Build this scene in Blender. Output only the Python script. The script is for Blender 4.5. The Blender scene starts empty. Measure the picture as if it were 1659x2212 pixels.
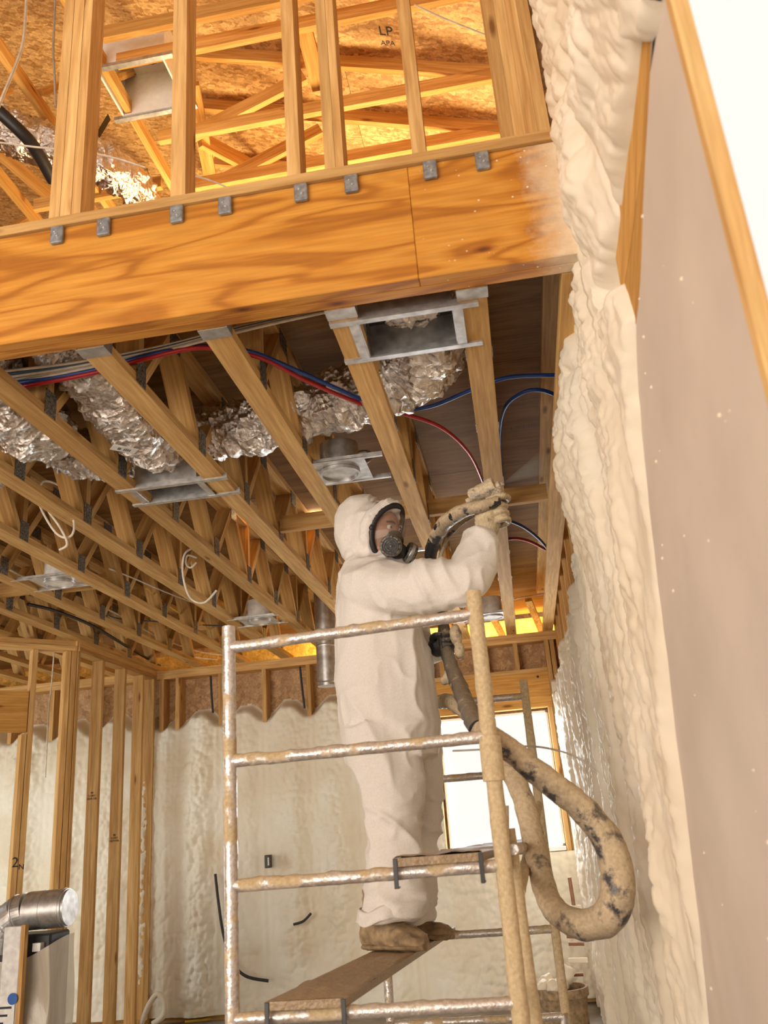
import bpy, bmesh, math, random
import numpy as np
from mathutils import Vector, Matrix

random.seed(7)
S = bpy.context.scene
COL = S.collection

# ------------------------------------------------------------------ camera
F_PX = 1855.0
YAW, PITCH, ROLL = 0.1355, 0.3517, -0.077
CAM = np.array([0.0, 0.0, 1.34])
ca, sa, cb, sb = math.cos(YAW), math.sin(YAW), math.cos(PITCH), math.sin(PITCH)
FW = np.array([-sa * cb, ca * cb, sb])
r0 = np.array([ca, sa, 0.0])
u0 = np.cross(r0, FW)
RT = math.cos(ROLL) * r0 + math.sin(ROLL) * u0
UP = -math.sin(ROLL) * r0 + math.cos(ROLL) * u0
cam_d = bpy.data.cameras.new('camera')
cam = bpy.data.objects.new('camera', cam_d)
COL.objects.link(cam)
cam.matrix_world = Matrix(((RT[0], UP[0], -FW[0], CAM[0]), (RT[1], UP[1], -FW[1], CAM[1]),
                           (RT[2], UP[2], -FW[2], CAM[2]), (0, 0, 0, 1)))
cam_d.sensor_fit = 'VERTICAL'
cam_d.sensor_height = 36.0
cam_d.sensor_width = 27.0
cam_d.lens = F_PX / 2212.0 * 36.0
cam_d.clip_start = 0.02
cam_d.dof.use_dof = True
cam_d.dof.focus_distance = 4.2
cam_d.dof.aperture_fstop = 4.0
S.camera = cam


def at(x, y, Y=None, X=None, Z=None):
    """world point seen at photograph pixel (x, y) on the plane X=, Y= or Z="""
    d = (x - 829.5) / F_PX * RT - (y - 1106) / F_PX * UP + FW
    if Y is not None: t = (Y - CAM[1]) / d[1]
    elif X is not None: t = (X - CAM[0]) / d[0]
    else: t = (Z - CAM[2]) / d[2]
    return Vector(CAM + t * d)


# ------------------------------------------------------------------ world, lights, exposure
W = bpy.data.worlds.new('World'); S.world = W
W.use_nodes = True
bg = W.node_tree.nodes['Background']
bg.inputs[0].default_value = (1.0, 0.95, 0.88, 1)
bg.inputs[1].default_value = 1.05
S.cycles.max_bounces = 6; S.cycles.diffuse_bounces = 4; S.cycles.glossy_bounces = 3; S.cycles.transmission_bounces = 4; S.cycles.volume_bounces = 0
S.cycles.adaptive_threshold = 0.06; S.cycles.adaptive_min_samples = 16
S.view_settings.view_transform = 'Standard'
S.view_settings.look = 'None'
S.view_settings.exposure = 0.0
S.view_settings.gamma = 1.0
S.view_settings.use_curve_mapping = False


def area(name, loc, target, sx, sy, power, col):
    l = bpy.data.lights.new(name, 'AREA'); l.shape = 'RECTANGLE'; l.size = sx; l.size_y = sy
    l.energy = power; l.color = col
    o = bpy.data.objects.new(name, l); COL.objects.link(o); o.location = loc
    o.rotation_euler = (Vector(target) - Vector(loc)).to_track_quat('-Z', 'Y').to_euler()
    return o


# daylight through the tall window wall of the great room, behind the camera
area('great_room_window_light', (-3.9, -3.2, 1.6), (-0.6, 4.0, 2.5), 4.4, 2.8, 350, (1.0, 0.89, 0.76))
area('added_left_rake_light', (-5.9, 5.4, 1.4), (-2.0, 7.2, 1.3), 1.8, 1.6, 65, (0.93, 1.0, 0.97))  # added cool lamp, no window there; rakes the back wall foam for relief
# work lights on the upper floor
area('upstairs_work_light', (-1.0, 5.6, 3.5), (-0.7, 4.4, 6.0), 1.6, 1.2, 210, (1.0, 0.74, 0.40))
# daylight that falls in through the back window and the bays beyond the back wall
area('back_window_light', (-0.25, 7.9, 1.7), (-0.6, 4.0, 1.5), 0.9, 1.0, 70, (0.92, 0.97, 1.0))
area('porch_light', (-0.5, 8.35, 2.95), (-0.5, 8.8, 3.0), 2.6, 0.25, 90, (1.0, 0.70, 0.25))

# ------------------------------------------------------------------ materials
def new_mat(name):
    m = bpy.data.materials.new(name); m.use_nodes = True
    nt = m.node_tree
    return m, nt, nt.nodes['Principled BSDF']


def N(nt, typ, **kw):
    n = nt.nodes.new(typ)
    for k, v in kw.items():
        if k.startswith('i_'):
            key = k[2:]
            key = int(key) if key.isdigit() else key.replace('_', ' ')
            n.inputs[key].default_value = v
        else: setattr(n, k, v)
    return n


def ramp(nt, stops, fac=None):
    n = nt.nodes.new('ShaderNodeValToRGB')
    el = n.color_ramp.elements
    el[0].position, el[0].color = stops[0][0], (*stops[0][1], 1)
    el[1].position, el[1].color = stops[-1][0], (*stops[-1][1], 1)
    for p, c in stops[1:-1]:
        e = el.new(p); e.color = (*c, 1)
    if fac is not None: nt.links.new(fac, n.inputs[0])
    return n


def mixc(nt, a, b, fac, mode='MIX'):
    n = nt.nodes.new('ShaderNodeMix'); n.data_type = 'RGBA'; n.blend_type = mode
    for sock, v in ((n.inputs[6], a), (n.inputs[7], b), (n.inputs[0], fac)):
        if hasattr(v, 'is_linked'): nt.links.new(v, sock)
        elif isinstance(v, (tuple, list)): sock.default_value = (*v, 1)
        else: sock.default_value = v
    return n.outputs[2]


def bump(nt, bsdf, height, strength=0.3, dist=0.01):
    b = nt.nodes.new('ShaderNodeBump'); b.inputs['Strength'].default_value = strength
    b.inputs['Distance'].default_value = dist
    nt.links.new(height, b.inputs['Height']); nt.links.new(b.outputs[0], bsdf.inputs['Normal'])


def coords(nt, scale=(1, 1, 1), rand=True):
    tc = nt.nodes.new('ShaderNodeTexCoord')
    mp = nt.nodes.new('ShaderNodeMapping')
    mp.inputs['Scale'].default_value = scale
    nt.links.new(tc.outputs['Object'], mp.inputs['Vector'])
    if rand:
        oi = nt.nodes.new('ShaderNodeObjectInfo')
        mul = N(nt, 'ShaderNodeMath', operation='MULTIPLY', i_1=37.0)
        nt.links.new(oi.outputs['Random'], mul.inputs[0])
        cmb = nt.nodes.new('ShaderNodeCombineXYZ')
        for k in range(3): nt.links.new(mul.outputs[0], cmb.inputs[k])
        nt.links.new(cmb.outputs[0], mp.inputs['Location'])
    return mp.outputs[0]


def wood(name, light, dark, grain=14.0, rough=0.75, knots=True, vary=0.25):
    """lumber, grain along the local X axis"""
    m, nt, b = new_mat(name)
    v = coords(nt, (0.9, grain, grain))
    n1 = N(nt, 'ShaderNodeTexNoise', i_Scale=1.6, i_Detail=6.0, i_Roughness=0.6, i_Distortion=1.2)
    nt.links.new(v, n1.inputs['Vector'])
    v2 = coords(nt, (3.0, 60, 60))
    n2 = N(nt, 'ShaderNodeTexNoise', i_Scale=1.5, i_Detail=3.0)
    nt.links.new(v2, n2.inputs['Vector'])
    r = ramp(nt, [(0.3, dark), (0.48, tuple(0.5 * (a + c) for a, c in zip(light, dark))), (0.62, light)], n1.outputs[0])
    mul = ramp(nt, [(0.3, (0.82, 0.78, 0.72)), (0.65, (1.06, 1.05, 1.03))], n2.outputs[0])
    c = mixc(nt, r.outputs[0], mul.outputs[0], 1.0, 'MULTIPLY')
    if knots:
        v3 = coords(nt, (2.2, 9.0, 9.0))
        vo = N(nt, 'ShaderNodeTexVoronoi', i_Scale=1.0); nt.links.new(v3, vo.inputs['Vector'])
        k = ramp(nt, [(0.05, (0.28, 0.16, 0.08)), (0.13, (1, 1, 1))], vo.outputs['Distance'])
        c = mixc(nt, c, k.outputs[0], 0.8, 'MULTIPLY')
    oi = nt.nodes.new('ShaderNodeObjectInfo')
    tint = ramp(nt, [(0.0, (1 - vary, 1 - vary * 1.15, 1 - vary * 1.4)), (1.0, (1.05, 1.05, 1.05))], oi.outputs['Random'])
    c = mixc(nt, c, tint.outputs[0], 1.0, 'MULTIPLY')
    nt.links.new(c, b.inputs['Base Color'])
    b.inputs['Roughness'].default_value = rough; b.inputs['Specular IOR Level'].default_value = 0.18
    bump(nt, b, n2.outputs[0], 0.15, 0.003)
    return m


def plain(name, col, rough=0.5, metal=0.0, nscale=30, namt=0.12, bstr=0.0, **kw):
    m, nt, b = new_mat(name)
    v = coords(nt)
    n = N(nt, 'ShaderNodeTexNoise', i_Scale=nscale, i_Detail=4.0); nt.links.new(v, n.inputs['Vector'])
    lo = tuple(c * (1 - namt * 1.6) for c in col); hi = tuple(min(1, c * (1 + namt)) for c in col)
    r = ramp(nt, [(0.3, lo), (0.7, hi)], n.outputs[0])
    nt.links.new(r.outputs[0], b.inputs['Base Color'])
    b.inputs['Roughness'].default_value = rough; b.inputs['Metallic'].default_value = metal
    for k, val in kw.items(): b.inputs[k.replace('_', ' ')].default_value = val
    if bstr: bump(nt, b, n.outputs[0], bstr, 0.005)
    return m


MAT = {}
MAT['pine'] = wood('pine_lumber', (0.76, 0.50, 0.22), (0.56, 0.31, 0.11))
MAT['pine_truss'] = wood('pine_truss_lumber', (0.76, 0.50, 0.21), (0.56, 0.32, 0.11))
MAT['pine_roof'] = wood('pine_roof_lumber', (0.78, 0.47, 0.16), (0.58, 0.29, 0.07))
MAT['header'] = wood('header_lumber', (0.74, 0.42, 0.13), (0.56, 0.28, 0.07), grain=20, knots=True)


def lvl_mat():
    m, nt, b = new_mat('laminated_beam_face')
    v = coords(nt, (0.55, 3.2, 3.2), False)
    n0 = N(nt, 'ShaderNodeTexNoise', i_Scale=2.2, i_Detail=2.0, i_Distortion=0.6); nt.links.new(v, n0.inputs['Vector'])
    wv = N(nt, 'ShaderNodeMath', operation='MULTIPLY', i_1=34.0); nt.links.new(n0.outputs[0], wv.inputs[0])
    sn = N(nt, 'ShaderNodeMath', operation='SINE'); nt.links.new(wv.outputs[0], sn.inputs[0])
    r = ramp(nt, [(0.0, (0.40, 0.145, 0.012)), (0.35, (0.55, 0.225, 0.024)), (1.0, (0.63, 0.29, 0.042))])
    mr = N(nt, 'ShaderNodeMapRange', i_1=-1.0, i_2=1.0); nt.links.new(sn.outputs[0], mr.inputs[0])
    nt.links.new(mr.outputs[0], r.inputs[0])
    v2 = coords(nt, (2.5, 55, 55), False)
    n2 = N(nt, 'ShaderNodeTexNoise', i_Scale=2.0, i_Detail=4.0); nt.links.new(v2, n2.inputs['Vector'])
    r2 = ramp(nt, [(0.3, (0.84, 0.8, 0.74)), (0.7, (1.08, 1.08, 1.08))], n2.outputs[0])
    c = mixc(nt, r.outputs[0], r2.outputs[0], 1.0, 'MULTIPLY')
    v3 = coords(nt, (2.6, 7.0, 7.0), False)
    vo = N(nt, 'ShaderNodeTexVoronoi', i_Scale=1.0); nt.links.new(v3, vo.inputs['Vector'])
    k = ramp(nt, [(0.03, (0.2, 0.09, 0.03)), (0.075, (0.75, 0.6, 0.5)), (0.12, (1, 1, 1))], vo.outputs['Distance'])
    c = mixc(nt, c, k.outputs[0], 0.85, 'MULTIPLY')
    # dried overspray of foam towards the wall end of the beam (a stain with its own shape)
    ge = nt.nodes.new('ShaderNodeNewGeometry')
    sx = nt.nodes.new('ShaderNodeSeparateXYZ'); nt.links.new(ge.outputs['Position'], sx.inputs[0])
    n3 = N(nt, 'ShaderNodeTexNoise', i_Scale=9.0, i_Detail=8.0, i_Roughness=0.7); nt.links.new(ge.outputs['Position'], n3.inputs['Vector'])
    ad = N(nt, 'ShaderNodeMath', operation='MULTIPLY_ADD', i_1=0.22); nt.links.new(n3.outputs[0], ad.inputs[0]); nt.links.new(sx.outputs[0], ad.inputs[2])
    fm = N(nt, 'ShaderNodeMapRange', i_1=0.30, i_2=0.44); nt.links.new(ad.outputs[0], fm.inputs[0])
    c = mixc(nt, c, (0.80, 0.68, 0.50), fm.outputs[0])
    vs = N(nt, 'ShaderNodeTexVoronoi', i_Scale=26.0); nt.links.new(ge.outputs['Position'], vs.inputs['Vector'])
    sp = ramp(nt, [(0.06, (1, 1, 1)), (0.10, (0, 0, 0))], vs.outputs['Distance'])
    spm = N(nt, 'ShaderNodeMapRange', i_1=-0.15, i_2=0.15); nt.links.new(sx.outputs[0], spm.inputs[0])
    mm = N(nt, 'ShaderNodeMath', operation='MULTIPLY'); nt.links.new(sp.outputs[0], mm.inputs[0]); nt.links.new(spm.outputs[0], mm.inputs[1])
    c = mixc(nt, c, (0.85, 0.76, 0.6), mm.outputs[0])
    nt.links.new(c, b.inputs['Base Color']); b.inputs['Roughness'].default_value = 0.5
    bump(nt, b, n2.outputs[0], 0.12, 0.003)
    return m


MAT['lvl'] = lvl_mat()


def osb_mat(name, light, dark):
    m, nt, b = new_mat(name)
    v = coords(nt, (1, 1, 1))
    nn = N(nt, 'ShaderNodeTexNoise', i_Scale=20.0, i_Detail=2.0); nt.links.new(v, nn.inputs['Vector'])
    vm = nt.nodes.new('ShaderNodeVectorMath'); vm.operation = 'SCALE'; vm.inputs[3].default_value = 0.05
    nt.links.new(nn.outputs[1], vm.inputs[0])
    va = nt.nodes.new('ShaderNodeVectorMath'); va.operation = 'ADD'
    nt.links.new(v, va.inputs[0]); nt.links.new(vm.outputs[0], va.inputs[1])
    mp = nt.nodes.new('ShaderNodeMapping'); mp.inputs['Scale'].default_value = (22, 60, 22); mp.inputs['Rotation'].default_value = (0, 0, 0.5)
    nt.links.new(va.outputs[0], mp.inputs[0])
    vo = N(nt, 'ShaderNodeTexVoronoi', i_Scale=1.0); nt.links.new(mp.outputs[0], vo.inputs['Vector'])
    sx = nt.nodes.new('ShaderNodeSeparateColor'); nt.links.new(vo.outputs['Color'], sx.inputs[0])
    r = ramp(nt, [(0.0, dark), (0.35, tuple(0.5 * (p + q) for p, q in zip(light, dark))), (0.8, light), (1.0, tuple(min(1, 1.15 * q) for q in light))], sx.outputs[0])
    n2 = N(nt, 'ShaderNodeTexNoise', i_Scale=60.0, i_Detail=3.0); nt.links.new(v, n2.inputs['Vector'])
    r2 = ramp(nt, [(0.3, (0.75, 0.72, 0.68)), (0.7, (1.1, 1.1, 1.1))], n2.outputs[0])
    c = mixc(nt, r.outputs[0], r2.outputs[0], 1.0, 'MULTIPLY')
    nt.links.new(c, b.inputs['Base Color']); b.inputs['Roughness'].default_value = 0.65
    bump(nt, b, sx.outputs[0], 0.2, 0.003)
    return m


MAT['osb'] = osb_mat('strand_board', (0.74, 0.47, 0.19), (0.42, 0.21, 0.06))
MAT['osb_wall'] = osb_mat('strand_board_wall', (0.55, 0.34, 0.17), (0.38, 0.21, 0.09))
MAT['osb_yellow'] = osb_mat('strand_board_yellow', (0.85, 0.60, 0.16), (0.65, 0.38, 0.06))
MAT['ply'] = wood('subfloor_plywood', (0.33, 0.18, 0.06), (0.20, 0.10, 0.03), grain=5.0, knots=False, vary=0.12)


def foam_mat(name, light, dark):
    m, nt, b = new_mat(name)
    v = coords(nt, rand=False)
    n = N(nt, 'ShaderNodeTexNoise', i_Scale=2.6, i_Detail=5.0); nt.links.new(v, n.inputs['Vector'])
    r = ramp(nt, [(0.35, dark), (0.65, light)], n.outputs[0])
    ge = nt.nodes.new('ShaderNodeNewGeometry')
    nt.links.new(r.outputs[0], b.inputs['Base Color'])
    n2 = N(nt, 'ShaderNodeTexNoise', i_Scale=55.0, i_Detail=3.0); nt.links.new(v, n2.inputs['Vector'])
    b.inputs['Roughness'].default_value = 0.6; b.inputs['Specular IOR Level'].default_value = 0.3
    b.inputs['Subsurface Weight'].default_value = 0.0
    bump(nt, b, n2.outputs[0], 0.25, 0.004)
    return m


MAT['foam'] = foam_mat('spray_foam', (0.86, 0.79, 0.66), (0.78, 0.68, 0.53))
MAT['foam_back'] = foam_mat('spray_foam_back_wall', (0.88, 0.85, 0.74), (0.80, 0.72, 0.57))
MAT['drywall'] = plain('drywall_paper', (0.66, 0.57, 0.49), 0.8, nscale=3, namt=0.06)
MAT['concrete'] = plain('concrete_floor', (0.36, 0.32, 0.27), 0.8, nscale=6, namt=0.2)
MAT['galv'] = plain('galvanized_steel', (0.60, 0.60, 0.60), 0.38, 0.85, nscale=25, namt=0.2)
MAT['bluesteel'] = plain('zinc_strap', (0.34, 0.39, 0.46), 0.4, 0.7, nscale=60, namt=0.25)
MAT['plate'] = plain('nail_plate_steel', (0.22, 0.20, 0.17), 0.5, 0.6, nscale=120, namt=0.6, bstr=0.6)
MAT['white_metal'] = plain('white_enamel', (0.80, 0.78, 0.74), 0.35)
MAT['boot_white'] = plain('white_duct_board', (0.86, 0.84, 0.80), 0.5, namt=0.04)
MAT['black'] = plain('black_rubber', (0.018, 0.018, 0.02), 0.45)
MAT['dark_in'] = plain('dark_steel_inside', (0.05, 0.05, 0.05), 0.4, 0.6)
MAT['pex_blue'] = plain('blue_tubing', (0.015, 0.06, 0.28), 0.35)
MAT['pex_red'] = plain('red_tubing', (0.42, 0.015, 0.02), 0.35)
MAT['cable_white'] = plain('white_cable', (0.72, 0.66, 0.56), 0.5)
MAT['cable_grey'] = plain('grey_cable', (0.40, 0.36, 0.30), 0.5)
MAT['cable_yellow'] = plain('yellow_cable', (0.75, 0.48, 0.05), 0.5)
MAT['cable_blue'] = plain('blue_cable', (0.05, 0.10, 0.16), 0.5)
MAT['copper'] = plain('copper_pipe', (0.33, 0.17, 0.10), 0.5, 0.5)
MAT['blue_plastic'] = plain('blue_plastic', (0.01, 0.10, 0.42), 0.4)
MAT['paper'] = plain('paper', (0.75, 0.74, 0.72), 0.7)
MAT['ink'] = plain('printed_ink', (0.03, 0.03, 0.04), 0.7)
MAT['suit'] = plain('coverall_fabric', (0.80, 0.75, 0.70), 0.75, nscale=160, namt=0.04, bstr=0.1)
MAT['skin'] = plain('skin', (0.45, 0.22, 0.14), 0.5)
MAT['boot'] = plain('muddy_boot', (0.36, 0.25, 0.14), 0.8, nscale=30, namt=0.3, bstr=0.5)
MAT['stampwood'] = MAT['ink']


def foil_mat():
    m, nt, b = new_mat('crinkled_foil')
    v = coords(nt)
    n = N(nt, 'ShaderNodeTexNoise', i_Scale=22.0, i_Detail=6.0, i_Roughness=0.7, i_Distortion=2.0); nt.links.new(v, n.inputs['Vector'])
    vo = N(nt, 'ShaderNodeTexVoronoi', i_Scale=48.0); vo.feature = 'F1'
    nt.links.new(v, vo.inputs['Vector'])
    ad = N(nt, 'ShaderNodeMath', operation='ADD'); nt.links.new(n.outputs[0], ad.inputs[0]); nt.links.new(vo.outputs['Distance'], ad.inputs[1])
    b.inputs['Base Color'].default_value = (0.80, 0.76, 0.72, 1)
    b.inputs['Metallic'].default_value = 1.0; b.inputs['Roughness'].default_value = 0.24
    bump(nt, b, ad.outputs[0], 0.6, 0.012)
    return m


MAT['foil'] = foil_mat()


def crusted(name, base, metal, crust, lo, hi, scale=5.0):
    """metal tube partly coated with dried tan overspray"""
    m, nt, b = new_mat(name)
    ge = nt.nodes.new('ShaderNodeNewGeometry')
    n = N(nt, 'ShaderNodeTexNoise', i_Scale=scale, i_Detail=9.0, i_Roughness=0.68); nt.links.new(ge.outputs['Position'], n.inputs['Vector'])
    f = N(nt, 'ShaderNodeMapRange', i_1=lo, i_2=hi); nt.links.new(n.outputs[0], f.inputs[0])
    # overspray settles on top of the tubes
    sx = nt.nodes.new('ShaderNodeSeparateXYZ'); nt.links.new(ge.outputs['Normal'], sx.inputs[0])
    ad = N(nt, 'ShaderNodeMath', operation='MULTIPLY_ADD', i_1=0.6, use_clamp=True); nt.links.new(sx.outputs[2], ad.inputs[0]); nt.links.new(f.outputs[0], ad.inputs[2])
    c = mixc(nt, base, crust, ad.outputs[0])
    n2 = N(nt, 'ShaderNodeTexNoise', i_Scale=90.0, i_Detail=4.0); nt.links.new(ge.outputs['Position'], n2.inputs['Vector'])
    r2 = ramp(nt, [(0.3, (0.78, 0.74, 0.7)), (0.7, (1.08, 1.08, 1.08))], n2.outputs[0])
    c = mixc(nt, c, r2.outputs[0], 1.0, 'MULTIPLY')
    nt.links.new(c, b.inputs['Base Color'])
    inv = N(nt, 'ShaderNodeMapRange', i_1=0.0, i_2=1.0, i_3=metal, i_4=0.0); nt.links.new(ad.outputs[0], inv.inputs[0]); nt.links.new(inv.outputs[0], b.inputs['Metallic'])
    rr = N(nt, 'ShaderNodeMapRange', i_1=0.0, i_2=1.0, i_3=0.33, i_4=0.8); nt.links.new(ad.outputs[0], rr.inputs[0]); nt.links.new(rr.outputs[0], b.inputs['Roughness'])
    bump(nt, b, n2.outputs[0], 0.5, 0.005)
    return m


MAT['scaff'] = crusted('scaffold_tube', (0.70, 0.66, 0.64), 0.75, (0.56, 0.43, 0.25), 0.50, 0.58, 9.0)
MAT['scaff_full'] = crusted('scaffold_tube_caked', (0.62, 0.58, 0.52), 0.2, (0.62, 0.49, 0.30), 0.30, 0.42)
MAT['plank'] = crusted('scaffold_plank', (0.30, 0.20, 0.10), 0.0, (0.62, 0.50, 0.34), 0.62, 0.85, 12.0)
MAT['hose'] = crusted('foam_caked_hose', (0.05, 0.05, 0.06), 0.0, (0.60, 0.48, 0.32), 0.36, 0.48, 14.0)
MAT['hose_dark'] = crusted('black_hose', (0.025, 0.025, 0.03), 0.0, (0.50, 0.40, 0.28), 0.54, 0.66, 14.0)
MAT['glove'] = crusted('caked_glove', (0.16, 0.13, 0.10), 0.0, (0.70, 0.58, 0.38), 0.28, 0.40, 20.0)
MAT['gun'] = crusted('caked_gun', (0.24, 0.22, 0.20), 0.1, (0.72, 0.60, 0.42), 0.36, 0.47, 22.0)


def glass_mat(name, col, rough=0.05, alpha=0.25):
    m, nt, b = new_mat(name)
    b.inputs['Base Color'].default_value = (*col, 1); b.inputs['Roughness'].default_value = rough
    b.inputs['Alpha'].default_value = alpha
    return m


MAT['lens'] = glass_mat('clear_visor', (0.30, 0.22, 0.16), 0.05, 0.28)
MAT['pane'] = glass_mat('window_glass', (0.9, 0.95, 1.0), 0.03, 0.06)


def film_mat():
    m, nt, b = new_mat('plastic_sheeting')
    v = coords(nt, (1, 1, 0.4))
    n = N(nt, 'ShaderNodeTexNoise', i_Scale=5.0, i_Detail=5.0, i_Distortion=1.0); nt.links.new(v, n.inputs['Vector'])
    r = ramp(nt, [(0.3, (0.50, 0.43, 0.33)), (0.7, (0.66, 0.60, 0.50))], n.outputs[0])
    nt.links.new(r.outputs[0], b.inputs['Base Color'])
    b.inputs['Roughness'].default_value = 0.3; b.inputs['Alpha'].default_value = 0.8
    bump(nt, b, n.outputs[0], 0.6, 0.03)
    return m


MAT['film'] = film_mat()


# ------------------------------------------------------------------ helpers
def tag(o, label=None, cat=None, group=None, kind=None):
    if label: o['label'] = label
    if cat: o['category'] = cat
    if group: o['group'] = group
    if kind: o['kind'] = kind
    return o


def link(o, parent=None):
    COL.objects.link(o)
    if parent is not None:
        m = o.matrix_basis.copy()
        o.parent = parent
        o.matrix_basis = pworld(parent).inverted() @ m
    return o


def pworld(p):
    m = p.matrix_basis.copy()
    while p.parent is not None:
        p = p.parent; m = p.matrix_basis @ m
    return m


def thing(name, label, cat, loc=(0, 0, 0), group=None, kind=None):
    o = bpy.data.objects.new(name, None); o.empty_display_size = 0.1
    o.location = loc; COL.objects.link(o)
    o.matrix_basis = Matrix.Translation(loc)
    return tag(o, label, cat, group, kind)


def mesh_obj(name, verts, faces, mat, parent=None, smooth=False, mtx=None):
    me = bpy.data.meshes.new(name)
    me.from_pydata([tuple(v) for v in verts], [], [tuple(f) for f in faces]); me.update()
    if smooth:
        me.polygons.foreach_set('use_smooth', [True] * len(me.polygons))
        me.set_sharp_from_angle(angle=0.8)
    me.materials.append(MAT[mat] if isinstance(mat, str) else mat)
    o = bpy.data.objects.new(name, me)
    if mtx is not None: o.matrix_basis = mtx
    return link(o, parent)


_boxes = {}


def box_mesh(lx, ly, lz, mat, bev=0.0):
    key = (round(lx, 4), round(ly, 4), round(lz, 4), mat, bev)
    if key in _boxes: return _boxes[key]
    bm = bmesh.new(); bmesh.ops.create_cube(bm, size=1.0)
    for v in bm.verts: v.co = Vector((v.co.x * lx, v.co.y * ly, v.co.z * lz))
    if bev: bmesh.ops.bevel(bm, geom=bm.edges[:], offset=bev, segments=1, affect='EDGES', profile=0.5)
    me = bpy.data.meshes.new('box'); bm.to_mesh(me); bm.free()
    me.materials.append(MAT[mat]); _boxes[key] = me
    return me


def frame_mtx(o, xdir, ydir):
    x = Vector(xdir).normalized(); y = Vector(ydir); y = (y - x * y.dot(x)).normalized(); z = x.cross(y)
    return Matrix(((x.x, y.x, z.x, o[0]), (x.y, y.y, z.y, o[1]), (x.z, y.z, z.z, o[2]), (0, 0, 0, 1)))


def lum(name, a, b, w, t, side, mat, parent=None, bev=0.0):
    """a board from a to b; w across the direction `side`, t across the third direction"""
    a, b = Vector(a), Vector(b)
    L = (b - a).length
    o = bpy.data.objects.new(name, box_mesh(L, w, t, mat, bev))
    o.matrix_basis = frame_mtx((a + b) / 2, b - a, side)
    return link(o, parent)


def boxo(name, lo, hi, mat, parent=None, bev=0.0, long=None):
    """axis aligned box from corner lo to corner hi, grain along its longest side"""
    lo, hi = Vector(lo), Vector(hi); c = (lo + hi) / 2; d = hi - lo
    ax = long if long is not None else max(range(3), key=lambda k: d[k])
    if ax == 0: return lum(name, (lo.x, c.y, c.z), (hi.x, c.y, c.z), d.y, d.z, (0, 1, 0), mat, parent, bev)
    if ax == 1: return lum(name, (c.x, lo.y, c.z), (c.x, hi.y, c.z), d.x, d.z, (1, 0, 0), mat, parent, bev)
    return lum(name, (c.x, c.y, lo.z), (c.x, c.y, hi.z), d.x, d.y, (1, 0, 0), mat, parent, bev)


def smooth_path(pts, n=8, closed=False):
    P = [Vector(p) for p in pts]; out = []
    if len(P) == 2: return P
    for i in range(len(P) - 1):
        p0 = P[max(i - 1, 0)]; p1 = P[i]; p2 = P[i + 1]; p3 = P[min(i + 2, len(P) - 1)]
        for k in range(n):
            t = k / n
            out.append(0.5 * ((2 * p1) + (p2 - p0) * t + (2 * p0 - 5 * p1 + 4 * p2 - p3) * t * t + (3 * p1 - p0 - 3 * p2 + p3) * t ** 3))
    out.append(P[-1]); return out


def sweep(path, radii, seg=10, caps=True, ell=None):
    """verts, faces of a tube along path; radii a number or list"""
    P = [Vector(p) for p in path]; n = len(P)
    R = radii if isinstance(radii, (list, tuple, np.ndarray)) else [radii] * n
    if len(R) != n: R = np.interp(np.linspace(0, 1, n), np.linspace(0, 1, len(R)), R)
    T = [(P[min(i + 1, n - 1)] - P[max(i - 1, 0)]).normalized() for i in range(n)]
    ref = Vector((0, 0, 1)) if abs(T[0].z) < 0.9 else Vector((1, 0, 0))
    u = (ref - T[0] * ref.dot(T[0])).normalized()
    verts, faces = [], []
    for i in range(n):
        u = (u - T[i] * u.dot(T[i])).normalized(); v = T[i].cross(u)
        for k in range(seg):
            a = 2 * math.pi * k / seg
            verts.append(P[i] + (u * math.cos(a) + v * math.sin(a)) * float(R[i]))
    for i in range(n - 1):
        for k in range(seg):
            faces.append((i * seg + k, i * seg + (k + 1) % seg, (i + 1) * seg + (k + 1) % seg, (i + 1) * seg + k))
    if caps:
        faces.append(tuple(reversed(range(seg)))); faces.append(tuple(range((n - 1) * seg, n * seg)))
    return verts, faces


def tube(name, pts, r, mat, parent=None, seg=10, n=8, straight=False):
    path = [Vector(p) for p in pts] if straight else smooth_path(pts, n)
    v, f = sweep(path, r, seg)
    return mesh_obj(name, v, f, mat, parent, True)


def lathe(name, prof, seg, mat, parent=None, mtx=None, smooth=True, caps=True):
    """prof: list of (radius, z)"""
    verts, faces = [], []
    for r, z in prof:
        for k in range(seg):
            a = 2 * math.pi * k / seg; verts.append((r * math.cos(a), r * math.sin(a), z))
    for i in range(len(prof) - 1):
        for k in range(seg):
            faces.append((i * seg + k, i * seg + (k + 1) % seg, (i + 1) * seg + (k + 1) % seg, (i + 1) * seg + k))
    if caps and prof[0][0] > 1e-5: faces.append(tuple(reversed(range(seg))))
    if caps and prof[-1][0] > 1e-5: faces.append(tuple(range((len(prof) - 1) * seg, len(prof) * seg)))
    return mesh_obj(name, verts, faces, mat, parent, smooth, mtx)


# numpy noise
def _h(i, j, k, seed):
    n = (i * 73856093) ^ (j * 19349663) ^ (k * 83492791) ^ (seed * 2654435)
    n = (n ^ (n >> 13)) * 1274126177 & 0xffffffff
    n = (n ^ (n >> 16)) & 0xffffff
    return n / float(0xffffff)


def vnoise(p, seed=0):
    p = np.asarray(p, float); q = np.floor(p).astype(np.int64); f = p - q; f = f * f * (3 - 2 * f); r = 0
    for a in (0, 1):
        for b in (0, 1):
            for c in (0, 1):
                w = (f[..., 0] if a else 1 - f[..., 0]) * (f[..., 1] if b else 1 - f[..., 1]) * (f[..., 2] if c else 1 - f[..., 2])
                r = r + w * _h(q[..., 0] + a, q[..., 1] + b, q[..., 2] + c, seed)
    return r


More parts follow.
